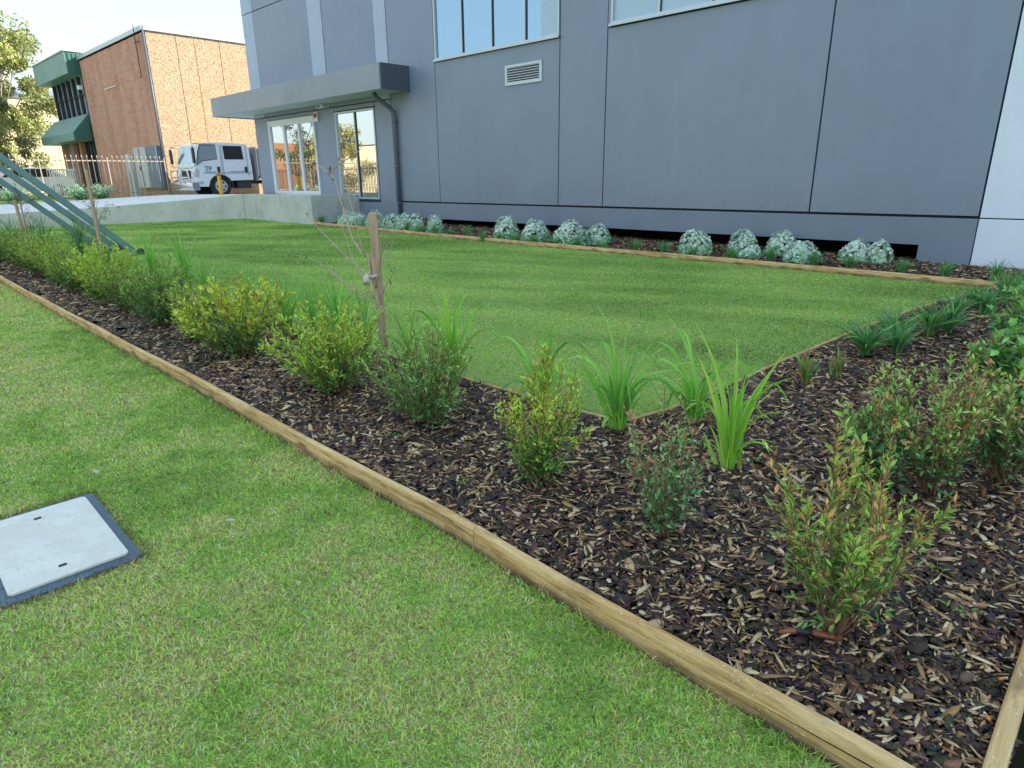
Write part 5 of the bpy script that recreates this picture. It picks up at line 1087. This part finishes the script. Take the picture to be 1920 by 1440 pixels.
# ================================================================== BARK MULCH
def mulch(name, label, poly, dens0, dref, pw, seed, maxn, excl=None):
    rg = np.random.default_rng(seed); xs = [p[0] for p in poly]; ys = [p[1] for p in poly]
    N0 = int((max(xs)-min(xs))*(max(ys)-min(ys))*dens0); x = rg.uniform(min(xs), max(xs), N0); y = rg.uniform(min(ys), max(ys), N0)
    d = np.sqrt(x*x+y*y+EYE**2); k_ = (rg.random(N0) < np.minimum(1, (dref/d)**pw)) & poly_in(x, y, poly); x, y, d = x[k_][:maxn], y[k_][:maxn], d[k_][:maxn]
    n = len(x); sc = np.maximum(1, d/dref)**.42
    kind = rg.choice(4, n, p=(.64, .17, .05, .14)); ln_ = np.exp(rg.normal(0, .42, n))    # dark bark, tan sliver, pale chunk
    Lg = np.where(kind == 3, rg.uniform(.015, .06, n), np.where(kind == 0, .026*ln_, np.where(kind == 1, np.clip(.036*ln_, .012, .11), rg.uniform(.016, .036, n))))*sc
    Wd = np.where(kind == 3, rg.uniform(.0010, .0022, n), np.where(kind == 0, rg.uniform(.40, .75, n)*.026*ln_, np.where(kind == 1, rg.uniform(.12, .30, n)*.036*ln_, rg.uniform(.008, .017, n))))*sc
    th = np.where(kind == 0, rg.uniform(.003, .007, n), rg.uniform(.0015, .004, n))
    az = rg.uniform(0, 2*PI, n); tl = rg.normal(0, .28, n); rl_ = rg.normal(0, .35, n)
    D = unit(np.stack([np.cos(az)*np.cos(tl), np.sin(az)*np.cos(tl), np.sin(tl)], 1)); S0 = np.stack([-np.sin(az), np.cos(az), np.zeros(n)], 1); U0 = np.cross(D, S0); S_ = S0*np.cos(rl_)[:, None]+U0*np.sin(rl_)[:, None]; U_ = np.cross(D, S_)
    z = bedz(x, y)-.012+.02*(vnoise(x*1.3, y*1.3, 3)-.5)+rg.uniform(0, .022, n)+np.where(kind > 0, .006, 0)
    C0 = np.stack([x, y, z+(.012*np.exp(-((x+1)**2)*0))*0], 1); vs = []
    for a, b_ in ((-1, -.55), (-.35, -1), (.6, -.8), (1, .1), (.45, .95), (-.6, .85)):
        ja = rg.normal(0, .12, n); jb = rg.normal(0, .18, n)
        for s_ in (0, 1): vs.append(C0+D*((a+ja)*Lg*.5)[:, None]+S_*((b_+jb)*Wd*.5)[:, None]+U_*((s_-.5)*th*(1.0))[:, None]*(1 if s_ else 1))
    V = np.stack(vs, 1).reshape(-1, 3); o = np.arange(n)[:, None]*12
    F = [o+np.array([[1, 3, 5, 7]]), o+np.array([[1, 7, 9, 11]])]+[o+np.array([[2*i, (2*i+2) % 12, (2*i+3) % 12, 2*i+1]]) for i in range(6)]
    c = np.zeros((n, 3)); 
    for kd, cols, w_ in ((0, ((.034, .021, .017), (.055, .031, .024), (.10, .046, .030), (.018, .012, .010), (.16, .10, .06)), (4, 3.8, 2.4, 2.4, 1.0)), (1, ((.60, .40, .20), (.45, .25, .11), (.70, .55, .34), (.26, .13, .06)), (3, 2.4, 1.4, 2)), (2, ((.60, .44, .25), (.66, .57, .42), (.32, .18, .10)), (3, 1, 2)), (3, ((.40, .27, .15), (.20, .12, .08), (.10, .06, .04)), (2, 2, 2))):
        mk = kind == kd; c[mk] = cpick(rg, mk.sum(), cols, w_)
    o_ = np_mesh(name, V, [np.concatenate(F)], M['chips'], None, np.repeat(c, 12, 0)); tag(o_, label, 'mulch', kind='stuff'); return n
strip = FRONT_EDGE[1:]+[(.02, 3.3), (-2.0, 3.3)]+REAR_EDGE[:8][::-1]
strip = [(p[0], p[1]+(.055 if i < len(FRONT_EDGE)-1 else 0)) for i, p in enumerate(strip)]
side_p = [(.02, 3.3), (.02, 11.15), (-1.68, 11.15), (-1.13, 9.58), (-1.13, 9.5)]+REAR_EDGE[7:][::-1][1:]+[(-2.0, 3.3)]
side_p = [(p[0]+(.03 if 4 < i < len(side_p)-1 else 0), p[1]) for i, p in enumerate(side_p)]
far_p = [(-17.05, 9.66)]+[(p[0], p[1]+.06) for p in FAR_EDGE[1:]]+[(-1.13, 11.15), (-2.3, 11.15), (-2.3, 11.6), (-14.5, 11.6), (-17.05, 11.15)]
n3 = mulch('bark_mulch', 'dark bark mulch with tan splinters in the front strip bed', strip, 8800, 2.3, 1.05, 31, 170000)
n4 = mulch('bark_mulch', 'dark bark mulch in the right side bed between lawn and path', side_p, 8500, 2.6, 1.05, 32, 90000)
n5 = mulch('bark_mulch', 'dark bark mulch in the far bed under the building', far_p, 3200, 4.0, 1.0, 33, 40000)
print('chips', n3, n4, n5)
# sparse fallen green leaves and tiny weeds on the mulch
weeds = [(-3.07, 2.11), (-.34, 2.75), (-3.9, 2.05), (-5.0, 2.1), (-5.4, 2.0), (-2.3, 2.0), (-.55, 2.35), (-.2, 2.5), (-1.3, 3.2), (-6.5, 2.1), (-2.75, 2.75)]
for i, (x, y) in enumerate(weeds):
    rg = np.random.default_rng(700+i); n = 14; root_z = float(bedz(x, y))+.01; az = rg.uniform(0, 2*PI, n)
    P = np.stack([rg.normal(0, .022, n), rg.normal(0, .022, n), rg.uniform(0, .012, n)], 1); D = np.stack([np.cos(az), np.sin(az), rg.uniform(.05, .7, n)], 1)
    V, F = leaf_geo(P, D, np.tile([[0, 0, 1.0]], (n, 1)), rg.uniform(.02, .045, n), rg.uniform(.006, .012, n), .2, .15)
    o_ = np_mesh('weed', V, [F], M['leaf'], None, np.repeat(cpick(rg, n, ((.20, .34, .06), (.30, .40, .10), (.12, .24, .06)), (1, 1, 1)), 5, 0)); o_.location = (x, y, root_z)
    tag(o_, 'tiny light green weed sprig lying on the bark mulch of the front bed', 'weed', 'tiny weeds on the mulch')
# cigarette butts, drip pipe
for x, y, rz, lb in ((-.03, 2.20, .9, 'orange cigarette butt on the mulch, farther of the two at right'), (-.035, 1.99, 2.2, 'orange cigarette butt on the mulch beside the corner board')):
    e_ = empty('cigarette_butt', (x, y, .112), rz); tag(e_, lb, 'cigarette butt', 'cigarette butts')
    b = MB(); b.lathe([(.001, -.011), (.0042, -.011), (.0042, .011), (.001, .011)], (0, 0, 0), 'x', 10); b.build('filter', M['filter'], e_)
    b = MB(); b.lathe([(.001, .0112), (.004, .0112), (.0035, .018), (.001, .018)], (0, 0, 0), 'x', 10); b.build('paper', M['plastic'], e_)
dp = empty('drip_pipe', (-.545, 2.0, .105), .45); tag(dp, 'short brown irrigation pipe with black fitting at the bare stemmed shrub', 'irrigation pipe')
b = MB(); b.tube([(-.085, 0, -.012), (-.05, 0, .006), (.0, .004, .012), (.06, .01, .006), (.11, .03, -.012)], .0105, 10); b.build('pipe', M['pvc'], dp)
b = MB(); b.tube([(-.035, .001, .009), (.015, .004, .012)], .0145, 12); b.build('fitting', M['black'], dp)
b = MB(); b.tube([(0, 0, 0), (.012, .004, .05), (.03, .0, .13), (.05, -.01, .22)], [.011, .010, .008, .006], 8)
b.tube([(.0, 0, .0), (-.02, .0, .03), (-.03, .01, .10)], [.008, .006, .004], 7)
o_ = b.build('main_stem', M['bark'], bpy.data.objects['hedge_shrub'])
# pale leaf litter on the verge
for i, (x, y) in enumerate(((-6.9, 1.0), (-7.3, 1.05), (-8.2, 1.35), (-4.0, .75), (-9.5, 1.2), (-2.9, 1.05), (-6.1, 1.4))):
    rg = np.random.default_rng(800+i); V, F = leaf_geo(np.zeros((1, 3)), np.array([[rg.normal(), rg.normal(), .1]]), np.array([[0, 0, 1.0]]), np.array([.05]), np.array([.03]), .2, .1)
    o_ = np_mesh('fallen_leaf', V, [F], M['leaf'], None, np.tile([[.55, .55, .45]], (5, 1))); o_.location = (x, y, .028); tag(o_, 'pale dry leaf lying on the front verge grass', 'leaf', 'dry leaves on the verge')

# ================================================================== TREES
def tree(name, label, group, x, y, z, h, cr, seed, nleaf=9000, ls=.16, cols=((.10, .14, .045), (.16, .20, .06), (.06, .09, .03)), trunkr=.22, low=.3, clumps=38, squash=.8):
    rg = np.random.default_rng(seed); root = empty(name, (x, y, z)); tag(root, label, 'tree', group)
    b = MB(); top = Vector((rg.normal(0, .4), rg.normal(0, .4), h*.62)); b.tube([(0, 0, -.3), tuple(top*.5+Vector((.15, .1, 0))), tuple(top)], [trunkr, trunkr*.7, trunkr*.35], 10)
    C = []
    for i in range(clumps):
        a = rg.uniform(0, 2*PI); r = cr*math.sqrt(rg.uniform(.03, 1)); zz = h*rg.uniform(low, 1.0); fr = (zz/h-low)/(1-low); r *= (1-.55*abs(fr-.4)**1.5*1.8)
        p = Vector((math.cos(a)*r, math.sin(a)*r, zz)); C.append(p)
        if i % 2 == 0:
            s = top*rg.uniform(.45, 1.0); mid = (s+p)/2+Vector((0, 0, -.2)); b.tube([tuple(s), tuple(mid), tuple(p)], [trunkr*.28, trunkr*.16, .02], 6)
    b.build('trunk', M['trunk'], root)
    C = np.array([tuple(c) for c in C]); idx = rg.integers(0, len(C), nleaf); sz = rg.uniform(.5, 1.25, len(C))*cr*.30
    off = unit(rg.normal(0, 1, (nleaf, 3)))*(rg.random((nleaf, 1))**.4)*sz[idx][:, None]*np.array([1, 1, squash]); P = C[idx]+off
    D = unit(rg.normal(0, 1, (nleaf, 3))+np.array([0, 0, -.7])); Nn = unit(rg.normal(0, 1, (nleaf, 3)))
    V, F = leaf_geo(P, D, Nn, ls*rg.uniform(.7, 1.4, nleaf), ls*.42*rg.uniform(.7, 1.3, nleaf), .1, .1)
    tone = rg.uniform(.7, 1.3, len(C))[idx][:, None]; c = np.clip(cpick(rg, nleaf, cols, [1]*len(cols))*tone, .01, .7)
    np_mesh('crown', V, [F], M['leaf'], root, np.repeat(c, 5, 0)); return root
tree('eucalyptus_tree', 'tall olive green gum tree left of the brick building', 'background trees', -58, 9.6, .9, 11.4, 4.0, 901, 26000, .26, ((.22, .29, .08), (.34, .38, .11), (.14, .19, .06), (.40, .34, .14)), .3, .18, 60)
tree('eucalyptus_tree', 'pale sunlit bushy tree low behind the picket fence at left', 'background trees', -50, 7.6, .9, 5.6, 2.0, 902, 14000, .20, ((.34, .35, .13), (.44, .38, .16), (.22, .26, .08)), .2, .15, 40)
tree('eucalyptus_tree', 'upper gum branches at the top left corner', 'background trees', -60, 8.6, .9, 13.5, 3.2, 903, 9000, .26, ((.22, .29, .08), (.32, .36, .11), (.14, .19, .06)), .3, .74, 18)
# street trees across the road, mirrored in the glazing
for i, (x, y, h, cr, cc) in enumerate(((-47, -15, 8.0, 3.0, 0), (-55, -12, 6.5, 2.8, 1), (-40, -17, 6.5, 2.6, 0), (-64, -14, 9, 3.3, 0), (-33, -18, 7.5, 3.0, 1))):
    tree('street_tree', 'street tree across the road mirrored in the entrance glazing, %s from the building side' % ORD[i], 'street trees across the road', x, y, -.1, h, cr, 920+i, 6000, .24, ((.05, .08, .03), (.08, .12, .04)) if cc == 0 else ((.35, .28, .07), (.25, .24, .06)), .2, .2, 26)
sf = empty('street_fence', (-50, -6.0, 0)); tag(sf, 'black tubular fence across the street mirrored in the entrance glazing', 'fence')
b = MB(); b.box(-20, 22, -.02, .02, 2.35, 2.41); b.box(-20, 22, -.02, .02, .5, .56)
for k in range(230): b.box(-20+k*.18, -20+k*.18+.03, -.015, .015, .0, 2.55)
b.build('fence_bay', M['darkfence'], sf)
pole = empty('power_pole', (-54, -9, 0)); tag(pole, 'timber power pole across the street mirrored in the door', 'power pole')
b = MB(); b.tube([(0, 0, -.3), (0, 0, 11)], [.19, .13], 12); b.build('pole', M['stake'], pole); b = MB(); b.box(-1.1, 1.1, -.06, .06, 9.8, 9.95); b.build('crossarm', M['stake'], pole)
sb = empty('street_building', (-74, -14, 0)); tag(sb, 'terracotta building with blue panel across the street', 'building')
b = MB(); b.box(-6, 6, -6, 6, -.2, 5.4); b.build('wall', M['terra'], sb); b = MB(); b.box(-1.5, 3.5, 6.0, 6.1, 3.9, 5.5); b.build('sign_panel', M['signblue'], sb)
b = MB()
for k in range(4): b.box(-5+k*2.6, -3.4+k*2.6, 6.0, 6.06, 1.6, 3.2)
b.build('window', M['glassd'], sb)
hb = empty('hedge_screen', (-52, -19, 0)); tag(hb, 'cream warehouse across the street mirrored in the glazing', 'building')
b = MB(); b.box(-22, 40, -8, -1, -.2, 5.2); b.build('wall', M['cream'], hb); b = MB(); b.box(-22.2, 40.2, -8.2, -.8, 5.2, 5.4); b.build('roof', M['alu'], hb)
hb.name = 'street_warehouse'
# shrubs at the fence base
for j, (y, lb) in enumerate(((8.1, 'grey green bushy plant at the fence base, right of the middle stake'), (7.4, 'grey green plant at the fence base, behind the middle stake'), (5.2, 'green clump at the fence base left of the driveway top'), (3.9, 'green clump at the fence base near the left frame edge'))):
    shrub('fence_shrub', lb, 'shrub', 'plants at the fence base', -31.45, y, .93, .62 if j < 2 else .5, 1.0, 960+j, nst=26, nleaf=900, ll=.09, lw=.03, mature=(.10, .17, .10), young=(.22, .30, .18), tip=(.3, .34, .2), ytop=.5, tipp=.02)
# parked car seen between the pickets
cr_ = empty('parked_car', (-41, 7.3, .90)); tag(cr_, 'white parked hatchback glimpsed between the pickets at left', 'car')
b = MB(); b.prism([(-2.0, .30), (-2.05, .75), (-1.2, .95), (-.6, 1.42), (1.0, 1.45), (1.75, 1.0), (2.0, .9), (2.0, .30)], 'x', -.85, .85, .06); b.build('body', M['white'], cr_)
b = MB(); b.prism([(-.98, .98), (-.52, 1.36), (.95, 1.38), (1.5, 1.0)], 'x', -.858, .858, .01); b.build('side_windows', M['tinted'], cr_)
for x in (-.8, .8):
    for y in (-1.25, 1.25):
        b = MB(); b.lathe([(.001, -.1), (.32, -.1), (.33, 0), (.32, .1), (.001, .1)], (x, y, .33), 'x', 20); wl = b.build('wheel', M['rubber'], cr_)
        b = MB(); b.lathe([(.001, -.105), (.2, -.105), (.2, .105), (.001, .105)], (x, y, .33), 'x', 16); b.build('rim', M['rim'], wl)
for x in (-.55, .55):
    b = MB(); b.box(x-.2, x+.2, -2.07, -1.98, .62, .76, .02); b.build('headlight', M['lens'], cr_)
